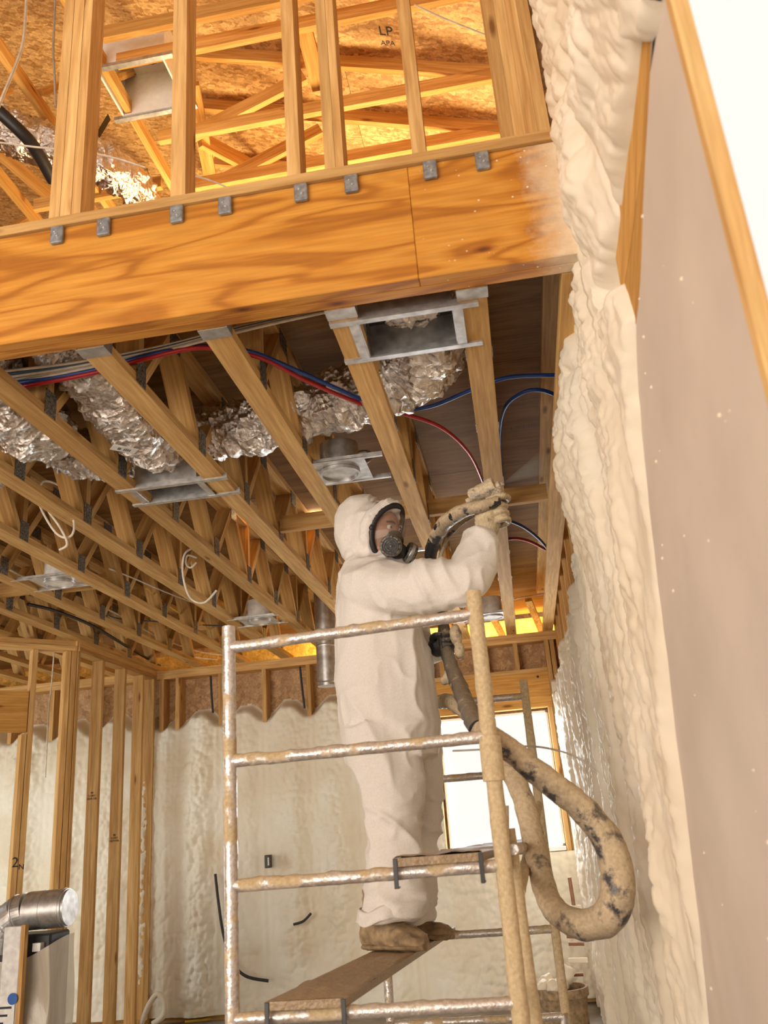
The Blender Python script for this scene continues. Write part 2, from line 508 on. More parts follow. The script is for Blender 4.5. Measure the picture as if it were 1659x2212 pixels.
def fbm(p, o=4, seed=0):
    p = np.asarray(p, float); s = 0; a = 0.5
    for k in range(o): s = s + a * vnoise(p * 2 ** k, seed + k); a *= 0.5
    return s


def cells(u, v, seed=0):
    """1 at a cell centre falling to 0 between cells"""
    iu, iv = np.floor(u).astype(np.int64), np.floor(v).astype(np.int64); best = np.full(u.shape, 9.0)
    for a in (-1, 0, 1):
        for b in (-1, 0, 1):
            cu = iu + a + _h(iu + a, iv + b, 0 * iu, seed); cv = iv + b + _h(iu + a, iv + b, 0 * iu + 5, seed)
            best = np.minimum(best, (u - cu) ** 2 + (v - cv) ** 2)
    return np.clip(1 - best, 0, 1)


def smst(a, b, x):
    t = np.clip((x - a) / (b - a), 0, 1); return t * t * (3 - 2 * t)


def grid_obj(name, P, mat, parent=None, keep=None):
    nu, nv = P.shape[:2]
    idx = np.arange(nu * nv).reshape(nu, nv)
    f = np.stack([idx[:-1, :-1], idx[1:, :-1], idx[1:, 1:], idx[:-1, 1:]], -1).reshape(-1, 4)
    if keep is not None:
        k = keep.reshape(-1); f = f[k[f].any(1)]
        used = np.zeros(nu * nv, bool); used[f.reshape(-1)] = True
        mp = np.cumsum(used) - 1; f = mp[f]; V = P.reshape(-1, 3)[used]
    else: V = P.reshape(-1, 3)
    me = bpy.data.meshes.new(name)
    me.vertices.add(len(V)); me.vertices.foreach_set('co', np.ascontiguousarray(V, dtype=np.float32).reshape(-1))
    me.loops.add(len(f) * 4); me.loops.foreach_set('vertex_index', f.reshape(-1).astype(np.int32))
    me.polygons.add(len(f)); me.polygons.foreach_set('loop_start', np.arange(0, len(f) * 4, 4, dtype=np.int32))
    me.polygons.foreach_set('use_smooth', np.ones(len(f), bool))
    me.update(calc_edges=True); me.materials.append(MAT[mat])
    return link(bpy.data.objects.new(name, me), parent)


def text_obj(name, body, size, mtx, mat, parent=None):
    cu = bpy.data.curves.new(name, 'FONT'); cu.body = body; cu.size = size; cu.align_x = 'CENTER'; cu.align_y = 'CENTER'
    cu.extrude = 0.0003
    t = bpy.data.objects.new(name + '_src', cu); COL.objects.link(t)
    dg = bpy.context.evaluated_depsgraph_get()
    me = bpy.data.meshes.new_from_object(t.evaluated_get(dg)); bpy.data.objects.remove(t)
    me.materials.clear(); me.materials.append(MAT[mat])
    o = bpy.data.objects.new(name, me); o.matrix_basis = mtx
    return link(o, parent)


# ================================================================== SETTING
ZC = 2.84       # underside of the floor trusses
YB0, YB1 = 2.13, 2.218   # front and back face of the beam
XW = 0.38       # inner face of the studs in the right wall
YW = 7.5        # inner face of the studs in the back wall
SP = 0.4064
O16 = (0, 0, 0)

floor = boxo('floor', (-7, -5, -0.1), (0.8, 9.6, 0.0), 'concrete', None, long=0)
tag(floor, 'grey concrete slab floor dusted with foam scraps', None, None, 'structure')

# ---- back wall: sheathing, plates, studs, header, foam
wb = thing('wall_back', 'foamed back wall with exposed studs and a bright window', None, (-2.2, YW, 0), kind='structure')
WX0, WX1, WZ0, WZ1 = -0.70, 0.235, 1.10, 2.18
boxo('sheathing', (-6.0, YW + 0.14, 0), (WX0, YW + 0.152, ZC), 'osb_wall', wb)
boxo('sheathing', (WX0, YW + 0.14, 0), (WX1, YW + 0.152, WZ0), 'osb_wall', wb)
boxo('sheathing', (WX0, YW + 0.14, WZ1), (WX1, YW + 0.152, ZC), 'osb_wall', wb)
boxo('sheathing', (WX1, YW + 0.14, 0), (0.6, YW + 0.152, ZC), 'osb_wall', wb)
boxo('top_plate', (-6, YW, ZC - 0.038), (0.40, YW + 0.14, ZC), 'pine', wb)
boxo('top_plate', (-6, YW, ZC - 0.077), (0.40, YW + 0.14, ZC - 0.039), 'pine', wb)
bst = [-1.82 - SP * k for k in range(-2, 10)]
BST = [x for x in bst if x < -0.9]
for x in BST:
    boxo('stud', (x - 0.019, YW + 0.001, 0.04), (x + 0.019, YW + 0.139, ZC - 0.078), 'pine', wb)
for x in (-3.19, 0.30, 0.345, -0.74):
    boxo('stud', (x - 0.019, YW + 0.001, 0.04), (x + 0.019, YW + 0.139, ZC - 0.078), 'pine', wb)
boxo('bottom_plate', (-6, YW, 0.0), (0.40, YW + 0.139, 0.038), 'pine', wb)
boxo('header', (-0.72, YW - 0.002, 2.20), (0.28, YW + 0.13, 2.49), 'header', wb)
boxo('header_plate', (-0.72, YW - 0.004, 2.491), (0.28, YW + 0.135, 2.529), 'pine', wb)
for x in (-0.62, -0.235, 0.03):
    boxo('cripple_stud', (x - 0.019, YW + 0.002, 2.53), (x + 0.019, YW + 0.12, ZC - 0.078), 'pine', wb)
boxo('jamb_stud', (0.24, YW - 0.001, 0.04), (0.278, YW + 0.13, 2.199), 'pine', wb)
for bx_, bz_ in ((0.19, 2.455), (-0.265, 2.40), (-0.5, 2.26)):
    lathe('bolt_hole', [(0.011, 0.0), (0.011, 0.002)], 12, 'black', wb, Matrix.Translation((bx_, YW - 0.003, bz_)) @ Matrix.Rotation(math.pi / 2, 4, 'X'))

# window in the back wall
w1 = thing('window_1', 'bright white window under the wood header of the back wall', None, (-0.23, YW, WZ0), kind='structure')
for nm, lo, hi in (('window_sill', (WX0, YW + 0.0, WZ0 - 0.03), (WX1, YW + 0.14, WZ0)), ('window_frame', (WX0, YW + 0.08, WZ0), (WX0 + 0.02, YW + 0.14, WZ1)),
                   ('window_frame', (WX1 - 0.02, YW + 0.08, WZ0), (WX1, YW + 0.14, WZ1)), ('window_frame', (WX0, YW + 0.08, WZ1 - 0.02), (WX1, YW + 0.14, WZ1)),
                   ('window_frame', (WX0, YW + 0.08, WZ0 + 0.001), (WX1, YW + 0.14, WZ0 + 0.02))):
    boxo(nm, lo, hi, 'boot_white', w1)
boxo('pane', (WX0 + 0.02, YW + 0.10, WZ0 + 0.02), (WX1 - 0.02, YW + 0.104, WZ1 - 0.02), 'pane', w1)

# foam on the back wall
xs = np.linspace(-5.9, 0.36, 560); zs = np.linspace(0.04, 2.62, 250)
Xg, Zg = np.meshgrid(xs, zs, indexing='ij')
ds = np.min(np.abs(Xg[..., None] - np.array(BST + [-3.19])[None, None]), -1)
bay = smst(0.02, 0.17, ds)
top = 2.36 + 0.10 * bay + 0.10 * (fbm(np.stack([Xg * 2.3, Zg * 0, Zg * 0], -1), 3, 3) - 0.5)
full = 1 - smst(-0.06, 0.05, Zg - top)
thick = full * (0.128 + 0.018 * bay + 0.022 * smst(2.38, 2.15, Zg))
big = fbm(np.stack([Xg * 3.0, Zg * 1.4, Xg * 0], -1), 4, 11) - 0.47
lump = cells(Xg * 26 + 0.6 * big, Zg * 20, 4) * 0.016 + cells(Xg * 13, Zg * 9, 9) * 0.014 + cells(Xg * 48, Zg * 44, 8) * 0.005
rough = smst(0.35, 0.62, fbm(np.stack([Xg * 1.7, Zg * 0.9, Xg * 0 + 3], -1), 3, 21))
thick = thick + full * (0.035 * big + lump * (0.8 + 1.5 * rough) * (0.4 + 0.6 * bay))
thick += full * 0.012 * np.exp(-((ds - 0.03) / 0.02) ** 2) * (vnoise(np.stack([Xg * 2, Zg * 3, Xg * 0], -1), 5))
inwin = ((Xg > WX0 - 0.02) & (Xg < 0.30) & (Zg > WZ0 - 0.035)) | (Xg > 0.34)
keep = (thick > 0.004) & ~inwin
P = np.stack([Xg, YW + 0.14 - thick, Zg], -1)
fo = grid_obj('foam', P, 'foam_back', wb, keep); tag(fo, 'bumpy cream spray foam between the back wall studs', kind='stuff')

# ---- right wall
ZTOP = 5.46
wr = thing('wall_right', 'stud wall caked with cream spray foam beside the worker', None, (XW, 4.0, 0), kind='structure')
boxo('sheathing', (XW + 0.09, 1.38, 0), (XW + 0.102, 9.0, 2.9), 'osb_wall', wr)
boxo('sheathing', (XW + 0.09, 1.38, 2.9), (XW + 0.102, 9.0, ZTOP), 'osb_wall', wr)
RST = [7.36 - SP * k for k in range(0, 15)]
for y in RST:
    if y > 2.0: boxo('stud', (XW, y - 0.019, 0.04), (XW + 0.089, y + 0.019, ZTOP), 'pine', wr)
boxo('stud', (XW, 2.262, 0.04), (XW + 0.089, 2.30, ZTOP), 'pine', wr)
boxo('stud', (XW, 2.155, 0.04), (XW + 0.089, 2.193, ZTOP), 'pine', wr)
boxo('bottom_plate', (XW, 1.3, 0.0), (XW + 0.089, 7.49, 0.038), 'pine', wr)
# raked double plate along the top of the drywall
bZ = [0, .81, 1.22, 1.77, 2.04, 2.28, 2.42, 2.55, 2.72, 2.80, 3.0, 5.6]
bY = [2.9, 2.63, 2.44, 2.22, 2.11, 1.98, 1.85, 1.89, 1.30, 0.9, 0.55, 0.55]
bZ = [1.34 + (z - 1.34) * 0.958 if z < 2.6 else z for z in bZ]; bY = [y * 0.958 for y in bY]
RKY = [70, 160, 256, 338, 450, 541, 610, 660, 700]
RKL = [1381, 1371, 1361, 1349, 1337, 1327, 1339, 1352, 1364]
RKM = [1400, 1397, 1392, 1388, 1373, 1362, 1350, 1356, 1367]
RKR = [1407, 1404, 1399, 1394, 1389, 1386, 1383, 1379, 1374]
for la, lb in ((RKL, [m - 0.7 for m in RKM]), (RKM, RKR)):
    xf = XW - 0.015
    A_ = [at(x, y, X=xf) for x, y in zip(la, RKY)]; B_ = [at(x, y, X=xf) for x, y in zip(lb, RKY)]
    n = len(A_)
    M_ = frame_mtx((A_[0] + B_[-1]) / 2, A_[-1] - A_[0], (1, 0, 0)); Mi = M_.inverted(); dx = Vector((0.05, 0, 0))
    loc = [Mi @ p for p in A_ + B_] + [Mi @ (p + dx) for p in A_ + B_]
    fc = []
    for k in range(n - 1):
        fc += [(k, k + 1, n + k + 1, n + k), (2 * n + k, 3 * n + k, 3 * n + k + 1, 2 * n + k + 1), (k, 2 * n + k, 2 * n + k + 1, k + 1), (n + k, n + k + 1, 3 * n + k + 1, 3 * n + k)]
    fc += [(0, n, 3 * n, 2 * n), (n - 1, 3 * n - 1, 4 * n - 1, 2 * n - 1)]
    mesh_obj('raked_plate', loc, fc, 'pine_roof', wr, mtx=M_)

# foam on the right wall
ys = np.concatenate([np.linspace(0.6, 1.2, 60)[:-1], 1.2 * (7.48 / 1.2) ** np.linspace(0, 1, 520)])
zs = np.concatenate([np.linspace(0.04, 2.2, 240)[:-1], np.linspace(2.2, 3.6, 220)[:-1], np.linspace(3.6, ZTOP, 190)])
Yg, Zg = np.meshgrid(ys, zs, indexing='ij')
wob = 0.05 * (fbm(np.stack([Yg * 6, Zg * 6, Yg * 0], -1), 3, 2) - 0.5)
ymin = np.interp(Zg, bZ, bY) + wob * (Zg < 3)
rkp = [at(x, y, X=XW - 0.016) for x, y in ((1445, -80), (1428, 0), (1418, 50), (1407, 72), (1381, 70), (1371, 160), (1361, 256), (1349, 338), (1337, 450), (1327, 541))]
zrake = np.interp(Yg, [p.y for p in rkp], [p.z for p in rkp]) + 0.25 * wob
Dd = np.where(Zg > 2.50, np.where(Yg < 1.97, Zg - zrake, np.maximum(Zg - zrake, 0.3)), Yg - ymin)
Dd = np.where((Zg <= 2.50) & (Yg < 1.97) & (Yg > ymin), np.minimum(Dd, Yg - ymin), Dd)
near = smst(-0.30, -0.22, Dd)
ext = smst(-0.02, 0.22, Dd); extl = np.maximum(ext, 0.55 * smst(-0.03, 0.01, Dd))
zb = np.interp(Yg, [2.13, 2.2, 3.3, 3.55, 3.72, 4.1, 4.6, 5.2, 6, 7, 7.5], [9, 2.86, 2.86, 2.74, 2.40, 2.44, 2.33, 2.40, 2.30, 2.22, 2.2])
zb = zb + 0.16 * (fbm(np.stack([Yg * 4.5, Yg * 0, Yg * 0], -1), 4, 8) - 0.47)
low = 1 - smst(-0.03, 0.09, Zg - zb)
full = near * low
ds = np.min(np.abs(Yg[..., None] - np.array(RST)[None, None]), -1)
bay = smst(0.015, 0.14, ds)
bul = np.exp(-((Yg - 3.0) / 0.40) ** 2 - ((Zg - 2.55) / 0.32) ** 2) * 0.060 + smst(2.45, 2.7, Zg) * (Yg < 2.14) * (0.012 + 0.012 * smst(1.5, 2.1, Yg)) + smst(5.0, 6.6, Yg) * 0.035
g1 = fbm(np.stack([Yg * 5, Zg * 2.2, Yg * 0], -1), 4, 31) - 0.47
upz = smst(2.2, 2.6, Zg)
g2 = fbm(np.stack([Yg * 9, Zg * 9, Yg * 0 + 7], -1), 3, 33) - 0.45
lump = cells(Yg * 13 + 1.6 * g2, Zg * 12 + 1.6 * g2, 14) * 0.030 * (0.25 + 1.1 * upz) + cells(Yg * 30 + 3 * g2, Zg * 24 + 3 * g2, 15) * 0.016 + cells(Yg * 64, Zg * 52, 16) * 0.006
drip = (cells(Yg * 18 + 1.4 * g1, Zg * 1.7, 19) * 0.026 + cells(Yg * 40 + 2.5 * g1, Zg * 3.2, 29) * 0.013) * (1 - 0.6 * upz)
thick = full * (0.082 + 0.026 * smst(-0.045, -0.005, Dd) * (1 - smst(0.1, 0.4, Dd)) + 0.010 * bay * ext + ext * (bul + 0.07 * g1 * (0.4 + 0.6 * bay)) + extl * (lump + drip) * (0.3 + 0.7 * bay))
gro = np.exp(-((ds - 0.0) / 0.012) ** 2) * (vnoise(np.stack([Yg * 0 + np.round(Yg / SP), Zg * 1.6, Yg * 0], -1), 41) > 0.56)
thick -= full * 0.02 * gro * (1 - smst(0.0, 0.05, bul))
thick = np.where(Dd < -0.045, np.minimum(thick, 0.086), thick)
keep = (thick > 0.006) & ~((Zg > 2.86) & (Yg > 2.125)) & (Yg > 1.075) & ~((Dd < -0.05) & (thick < 0.078))
thick = np.where((Yg < 1.9) & (Zg > 2.3) & (thick < 0.08), 0.08, thick)
P = np.stack([XW + 0.09 - thick, Yg, Zg], -1)
fo = grid_obj('foam', P, 'foam', wr, keep); tag(fo, 'lumpy cream spray foam with runs and drips', kind='stuff')

# drywall on the near part of the right wall, with the window opening
wd = thing('wall_right_drywall', 'plain beige drywall speckled with foam at the right edge', None, (XW, 1.0, 0), kind='structure')
JY = 1.06
XD0, XD1 = XW - 0.016, XW - 0.003


def prism_yz(name, poly, x0, x1, mat, parent):
    n = len(poly)
    v = [(x0, p[0], p[1]) for p in poly] + [(x1, p[0], p[1]) for p in poly]
    f = [tuple(range(n)), tuple(reversed(range(n, 2 * n)))] + [(i, i + n, (i + 1) % n + n, (i + 1) % n) for i in range(n)]
    return mesh_obj(name, v, f, mat, parent)


edge = [(at(1575, 2560, X=XD0).y + 0.12, 0.0)] + [(at(x, y, X=XD0).y, at(x, y, X=XD0).z) for x, y in ((1575, 2560), (1530, 2212), (1490, 1850), (1430, 1350), (1400, 1100), (1381, 900))]
edge += [(at(x, y, X=XD0).y, at(x, y, X=XD0).z) for x, y in ((1376, 800), (1374, 700), (1379, 660), (1383, 610), (1386, 541), (1389, 450), (1394, 338), (1399, 256), (1404, 160), (1407, 94), (1418, 50), (1428, 0), (1440, -60))]
prism_yz('drywall_sheet', [(JY, 0.0)] + edge + [(JY, edge[-1][1] + 0.05)], XD0, XD1, 'drywall', wd)
boxo('drywall_sheet', (XD0, -5, 0.0), (XD1, JY, 0.80), 'drywall', wd)
boxo('drywall_sheet', (XD0, -5, 0.80), (XD1, -0.1, 3.8), 'drywall', wd)
boxo('drywall_sheet', (XD0, -5, 3.8), (XD1, 1.07, ZTOP), 'drywall', wd)
boxo('backing_stud', (XD1, 1.10, 0.0), (XD1 + 0.03, 1.16, 3.8), 'pine', wd)
rng = random.Random(3)
for k in range(46):
    y = rng.uniform(1.2, 2.5); z = rng.uniform(0.9, 2.5)
    if y > np.interp(z, bZ, bY) - 0.05: continue
    r = rng.choice((0.0016, 0.002, 0.003, 0.0045))
    lathe('foam_speck', [(r, 0), (r * .8, r * .6), (0.0, r)], 6, 'foam', wd, Matrix.Translation((XD0, y, z)) @ Matrix.Rotation(-math.pi / 2, 4, 'Y'))

w2 = thing('window_2', 'blown-out bright window opening at the upper right edge', None, (XW, 0.5, 0.8), kind='structure')
boxo('window_jamb', (XW - 0.018, JY - 0.022, 0.8), (XW + 0.008, JY, 3.8), 'pine', w2)
boxo('window_jamb', (XW - 0.018, -0.1, 0.8), (XW + 0.026, -0.078, 3.8), 'pine', w2)
boxo('window_sill', (XW - 0.018, -0.078, 0.8), (XW + 0.026, JY - 0.022, 0.82), 'pine', w2)
boxo('window_head', (XW - 0.018, -0.1, 3.8), (XW + 0.026, JY, 3.82), 'pine', w2)

# ---- unseen shell of the house that keeps the daylight out: left wall, roof, upper back wall
wl = boxo('wall_left', (-6.15, -5, 0), (-6.0, 9.6, 8.0), 'osb_wall', None, long=1); tag(wl, 'far left board wall behind the framing', None, None, 'structure')
wu = boxo('wall_rear_upper', (-6.0, 9.4, 3.3), (0.6, 9.55, 8.0), 'osb_wall', None, long=0); tag(wu, 'board gable wall of the upper floor', None, None, 'structure')

# ---- subfloor seen from below between the trusses
sf = thing('ceiling', 'dark plywood subfloor seen between the floor trusses', None, (-2.5, 5, 3.25), kind='structure')
ylist = [YB0 + 0.001, 3.44, 4.66, 5.88, 7.10, 8.6]
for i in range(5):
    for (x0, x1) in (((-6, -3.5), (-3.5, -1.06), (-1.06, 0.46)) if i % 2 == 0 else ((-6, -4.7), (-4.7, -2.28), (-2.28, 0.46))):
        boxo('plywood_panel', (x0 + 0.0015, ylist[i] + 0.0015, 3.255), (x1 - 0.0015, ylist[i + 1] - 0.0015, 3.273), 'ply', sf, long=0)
for k, (px_, py_, tx, sz) in enumerate(((1150, 920, 'I II I IIII III II', 0.05), (870, 945, 'II III I II IIII', 0.05), (1130, 1225, '1 - T STURDI FLOOR  N', 0.035))):
    p = at(px_, py_, Z=3.254)
    text_obj('printed_stamp', tx, sz, Matrix.Translation(p) @ Matrix.Rotation(math.pi, 4, 'X') @ Matrix.Rotation(math.pi, 4, 'Z') @ Matrix.Rotation(math.pi, 4, 'Z'), 'ink', sf)

# ================================================================== BEAM AND UPPER STUD WALL
beam = thing('header_beam', 'long orange laminated wood beam across the picture carrying the floor trusses', 'beam', (-2.0, YB0, ZC))
XB1 = 0.43
boxo('beam_ply', (-6.0, YB0, ZC), (-0.1355, YB0 + 0.043, 3.248), 'lvl', beam, 0.002)
boxo('beam_ply', (-0.1345, YB0, ZC), (XB1, YB0 + 0.043, 3.248), 'lvl', beam, 0.002)
boxo('beam_ply', (-6.0, YB0 + 0.0445, ZC), (XB1, YB1, 3.248), 'lvl', beam, 0.002)

kw = thing('wall_upper', 'open stud wall standing on the wood beam', None, (-1.0, YB0, 3.25), kind='structure')
boxo('bottom_plate', (-6.0, YB0 - 0.012, 3.25), (XW - 0.005, YB0 + 0.08, 3.287), 'pine', kw, 0.002)
boxo('top_plate', (-6.0, YB0, ZTOP - 0.04), (XW - 0.005, YB0 + 0.089, ZTOP), 'pine', kw)
for x0, x1 in ((-1.325, -1.288), (-1.286, -1.248), (-1.246, -1.215), (-0.905, -0.855), (-0.516, -0.473), (-0.394, -0.360), (-0.359, -0.333), (-0.116, -0.072),
               (0.165, 0.200), (0.2005, 0.236), (0.2365, 0.272), (0.2725, 0.31), (-1.72, -1.68), (-2.13, -2.09), (-2.53, -2.49)):
    boxo('stud', (x0, YB0, 3.288), (x1, YB0 + 0.089, ZTOP - 0.041), 'pine', kw)
boxo('end_panel', (0.315, YB0 + 0.03, 3.288), (XW - 0.004, YB0 + 0.045, ZTOP - 0.041), 'osb_wall', kw)

# ================================================================== FLOOR TRUSSES
TX = [0.328] + [0.014 - SP * k for k in range(0, 13)]
names_ord = ['', 'first', 'second', 'third', 'fourth', 'fifth', 'sixth', 'seventh', 'eighth', 'ninth', 'tenth', 'eleventh', 'twelfth', 'thirteenth']
YT0, YT1 = YB1 + 0.004, YW + 0.13
ZT = 3.25
PAN = 0.60
pm = {}


def plate_obj(x, y, z, w, h, parent):
    o = bpy.data.objects.new('nail_plate', box_mesh(0.002, w, h, 'plate'))
    o.matrix_basis = Matrix.Translation((x, y, z)); return link(o, parent)


for i, x in enumerate(TX):
    lab = ('end floor truss lying tight against the foamed right wall' if i == 0 else
           names_ord[i] + ' open-web floor truss left of the right wall end truss')
    t = thing('floor_truss', lab, 'truss', (x, YT0, ZC), 'floor trusses hung from the beam')
    boxo('bottom_chord', (x - 0.0445, YT0, ZC), (x + 0.0445, YT1, ZC + 0.038), 'pine_truss', t, 0.0015)
    boxo('top_chord', (x - 0.0445, YT0, ZT - 0.038), (x + 0.0445, YT1, ZT), 'pine_truss', t)
    if i == 0: continue
    boxo('end_web', (x - 0.0445, YT0 + 0.002, ZC + 0.039), (x + 0.0445, YT0 + 0.04, ZT - 0.039), 'pine_truss', t)
    y = YT0 + 0.28 + (0.12 if i % 2 else 0.0)
    za, zb_ = ZC + 0.038, ZT - 0.038
    k = 0
    while y + PAN < YT1:
        yt = y + PAN * 0.5
        lum('web', (x, y + 0.03, za + 0.004), (x, yt - 0.03, zb_ - 0.004), 0.088, 0.036, (1, 0, 0), 'pine_truss', t)
        lum('web', (x, yt + 0.03, zb_ - 0.004), (x, y + PAN - 0.03, za + 0.004), 0.088, 0.036, (1, 0, 0), 'pine_truss', t)
        if k % 2 == 0 and i < 11:
            boxo('vertical_web', (x - 0.044, y - 0.019, za + 0.001), (x + 0.044, y + 0.019, zb_ - 0.001), 'pine_truss', t)
        if i < 11:
            for s in (-1, 1):
                plate_obj(x + s * 0.046, y, ZC + 0.055, 0.075, 0.10, t)
            plate_obj(x + 0.046, yt, ZT - 0.055, 0.10, 0.08, t)
            plate_obj(x - 0.046, yt, ZT - 0.055, 0.10, 0.08, t)
        y += PAN; k += 1

# joist hangers: seat under each chord, straps folded over the beam top
for i in range(1, 8):
    x = TX[i]
    h = thing('joist_hanger', 'zinc joist hanger holding the ' + names_ord[i] + ' floor truss from the right', 'hanger', (x, YB1, ZC), 'joist hangers along the beam')
    boxo('seat', (x - 0.048, YB1 + 0.003, ZC - 0.003), (x + 0.048, YB1 + 0.058, ZC - 0.0005), 'galv', h)
    for s in (-1, 1):
        boxo('side_flange', (x + s * 0.0465 - 0.001, YB1 + 0.001, ZC), (x + s * 0.0465 + 0.001, YB1 + 0.06, ZC + 0.16), 'galv', h)
        xx = x + s * 0.08
        boxo('strap', (xx - 0.021, YB0 - 0.0165, 3.182), (xx + 0.021, YB0 - 0.001, 3.246), 'bluesteel', h, 0.003, long=2)
        lathe('nail_head', [(0.005, 0), (0.004, 0.003), (0, 0.004)], 8, 'galv', h, Matrix.Translation((xx + 0.004, YB0 - 0.0165, 3.205)) @ Matrix.Rotation(math.pi / 2, 4, 'X'))
        lathe('nail_head', [(0.004, 0), (0.003, 0.003), (0, 0.004)], 8, 'galv', h, Matrix.Translation((xx - 0.005, YB0 - 0.0165, 3.222)) @ Matrix.Rotation(math.pi / 2, 4, 'X'))

# blocking between trusses at mid span
for a, b_, y, z in ((0.06, 0.283, 4.30, ZC + 0.045), (-0.352, -0.031, 4.32, ZC + 0.045), (-0.755, -0.44, 4.30, ZC + 0.045), (-1.16, -0.845, 4.29, ZC + 0.045), (-2.78, -2.47, 4.95, ZC + 0.06), (-3.19, -2.88, 4.9, ZC + 0.06)):
    o = boxo('blocking_board', (a, y - 0.019, z), (b_, y + 0.019, z + 0.088), 'pine', None)
    where = {0.06: 'against the right wall end truss', -0.352: 'behind the spray gun', -0.755: 'right of the hooded head', -1.16: 'left of the hooded head'}.get(a, 'near the left edge' if a < -3 else 'behind the left can light')
    tag(o, 'short lumber block between two floor trusses ' + where, 'lumber', 'blocking between the trusses')

# ================================================================== ROOF ABOVE
ZR = 5.49
deck = thing('roof_deck', 'bright strand board roof deck above the upper floor', None, (-2, 4, 6), kind='structure')
SL = 0.335


def deck_pt(x, y, off=0.0): return Vector((x, y, ZR + 0.10 + (0.42 - x) * SL + off))


dn = Vector((SL, 0, 1)).normalized()
for j in range(12):
    for i in range(6):
        x0 = 0.62 - 1.22 * i; x1 = x0 - 1.217; y0 = -5 + 1.22 * j + (0 if i % 2 else -0.6); y1 = y0 + 1.217
        a = deck_pt((x0 + x1) / 2, (y0 + y1) / 2)
        o = bpy.data.objects.new('osb_panel', box_mesh(1.2167 * math.sqrt(1 + SL * SL), 1.217, 0.012, 'osb'))
        o.matrix_basis = frame_mtx(a, (1, 0, -SL), (0, 1, 0)); link(o, deck)
stp = at(828, 45, Y=3.75); stp = deck_pt(stp.x, stp.y, -0.008)
for tx, sz, off in (('LP', 0.09, 0.0), ('APA', 0.05, 0.085)):
    text_obj('printed_stamp', tx, sz, frame_mtx(stp - Vector((0, 0, 0)) + Vector((0.0, 0.10 + off, 0)) - dn * 0.0, (1, 0, -SL), (0, -1, 0)), 'ink', deck)

for j, y in enumerate((3.26, 3.44, 4.03, 4.48, 5.05, 5.65)):
    lab = ('roof truss nearest the open stud wall', 'roof truss second behind the open stud wall ending at the white duct box', 'roof truss third behind the open stud wall',
           'roof truss fourth behind the open stud wall', 'roof truss fifth behind the open stud wall', 'roof truss farthest behind the open stud wall')[j]
    t = thing('roof_truss', lab, 'truss', (-0.7, y, ZR), 'roof trusses over the upper floor')
    xl = -1.80
    boxo('bottom_chord', (xl, y, ZR), (0.46, y + 0.038, ZR + 0.089), 'pine_roof', t)
    if j >= 2:
        for (xa, xb) in ((0.44, xl),):
            za = ZR + 0.03; 
            lum('top_chord', (xa, y + 0.019, za + (0.42 - xa) * SL), (xb, y + 0.019, za + (0.42 - xb) * SL), 0.089, 0.038, (0, 0, 1), 'pine_roof', t)
        lum('web', (-1.62, y + 0.06, ZR + 0.05), (-0.85, y + 0.06, ZR + 0.36), 0.089, 0.038, (0, 0, 1), 'pine_roof', t)
    else:
        lum('top_chord', (0.44, y + 0.019, ZR + 0.03), (xl, y + 0.019, ZR + 0.03 + (0.42 - xl) * SL), 0.089, 0.038, (0, 0, 1), 'pine_roof', t)
pw = [at(655, 55, Y=3.46), at(690, 190, Y=4.0)]
o = lum('web_brace', pw[0], pw[1], 0.089, 0.038, (1, 0, 0), 'pine_roof', None); tag(o, 'pale diagonal brace between two roof trusses above the beam', 'lumber')
pw = [at(430, 300, Y=4.5), at(590, 385, Y=5.2)]
o = lum('roof_brace', pw[0], pw[1], 0.12, 0.038, (0, 0, 1), 'pine_roof', None); tag(o, 'wide pale brace board slanting above the middle of the beam', 'lumber')
pw = [at(415, 180, Y=4.05), at(455, 385, Y=4.9)]
o = lum('roof_brace', pw[0], pw[1], 0.089, 0.038, (1, 0, 0), 'pine_roof', None); tag(o, 'pale brace board dropping right of the white duct box', 'lumber')
for j, x in enumerate((-1.88, -2.38, -2.93, -3.5, -4.1)):
    lab = ['ceiling joist alongside the white duct box', 'ceiling joist crossing above the foil duct', 'ceiling joist at the far left above the black pipe', 'fourth ceiling joist left of the white duct box', 'fifth ceiling joist left of the white duct box'][j]
    t = thing('ceiling_joist', lab + ' upstairs', 'joist', (x, 5, ZR), 'ceiling joists over the upper floor')
    boxo('chord', (x - 0.019, 2.9, ZR), (x + 0.019, 9.0, ZR + 0.089), 'pine_roof', t)
    for k in range(3):
        y = 3.6 + 1.2 * k
        lum('web', (x, y, ZR + 0.09), (x, y + 0.5, ZR + 0.75), 0.089, 0.036, (1, 0, 0), 'pine_roof', t)
for a, b_, lab in (((0, 330, 4.3), (110, 425, 4.6), 'pale board slanting below the black pipe upstairs'), ((75, 445, 4.40), (350, 395, 4.40), 'board crossing behind the stud wall at the upper left')):
    o = lum('brace_board', at(a[0], a[1], Y=a[2]), at(b_[0], b_[1], Y=b_[2]), 0.089, 0.038, (0, 0, 1), 'pine_roof', None); tag(o, lab, 'lumber')

# ================================================================== LEFT PARTITION FRAMING
pt = thing('wall_partition', 'unfinished stud partition with an angled corner at the left', None, (-3.3, 6.5, 0), kind='structure')
XP0, XP1 = -3.33, -3.24
for z0, z1 in ((ZC - 0.038, ZC), (ZC - 0.077, ZC - 0.039)):
    boxo('top_plate', (XP0, 6.02, z0), (XP1, YW - 0.001, z1), 'pine', pt)
boxo('bottom_plate', (XP0, 6.02, 0.0), (XP1, YW - 0.001, 0.038), 'pine', pt)
for y in (6.06, 6.46, 6.86, 7.22, 7.46):
    boxo('stud', (XP0, y - 0.019, 0.039), (XP1, y + 0.019, ZC - 0.078), 'pine', pt)
dA = Vector((-1, -1, 0)).normalized(); nA = Vector((1, -1, 0)).normalized()
A0 = Vector((-3.245, 6.03, 0))


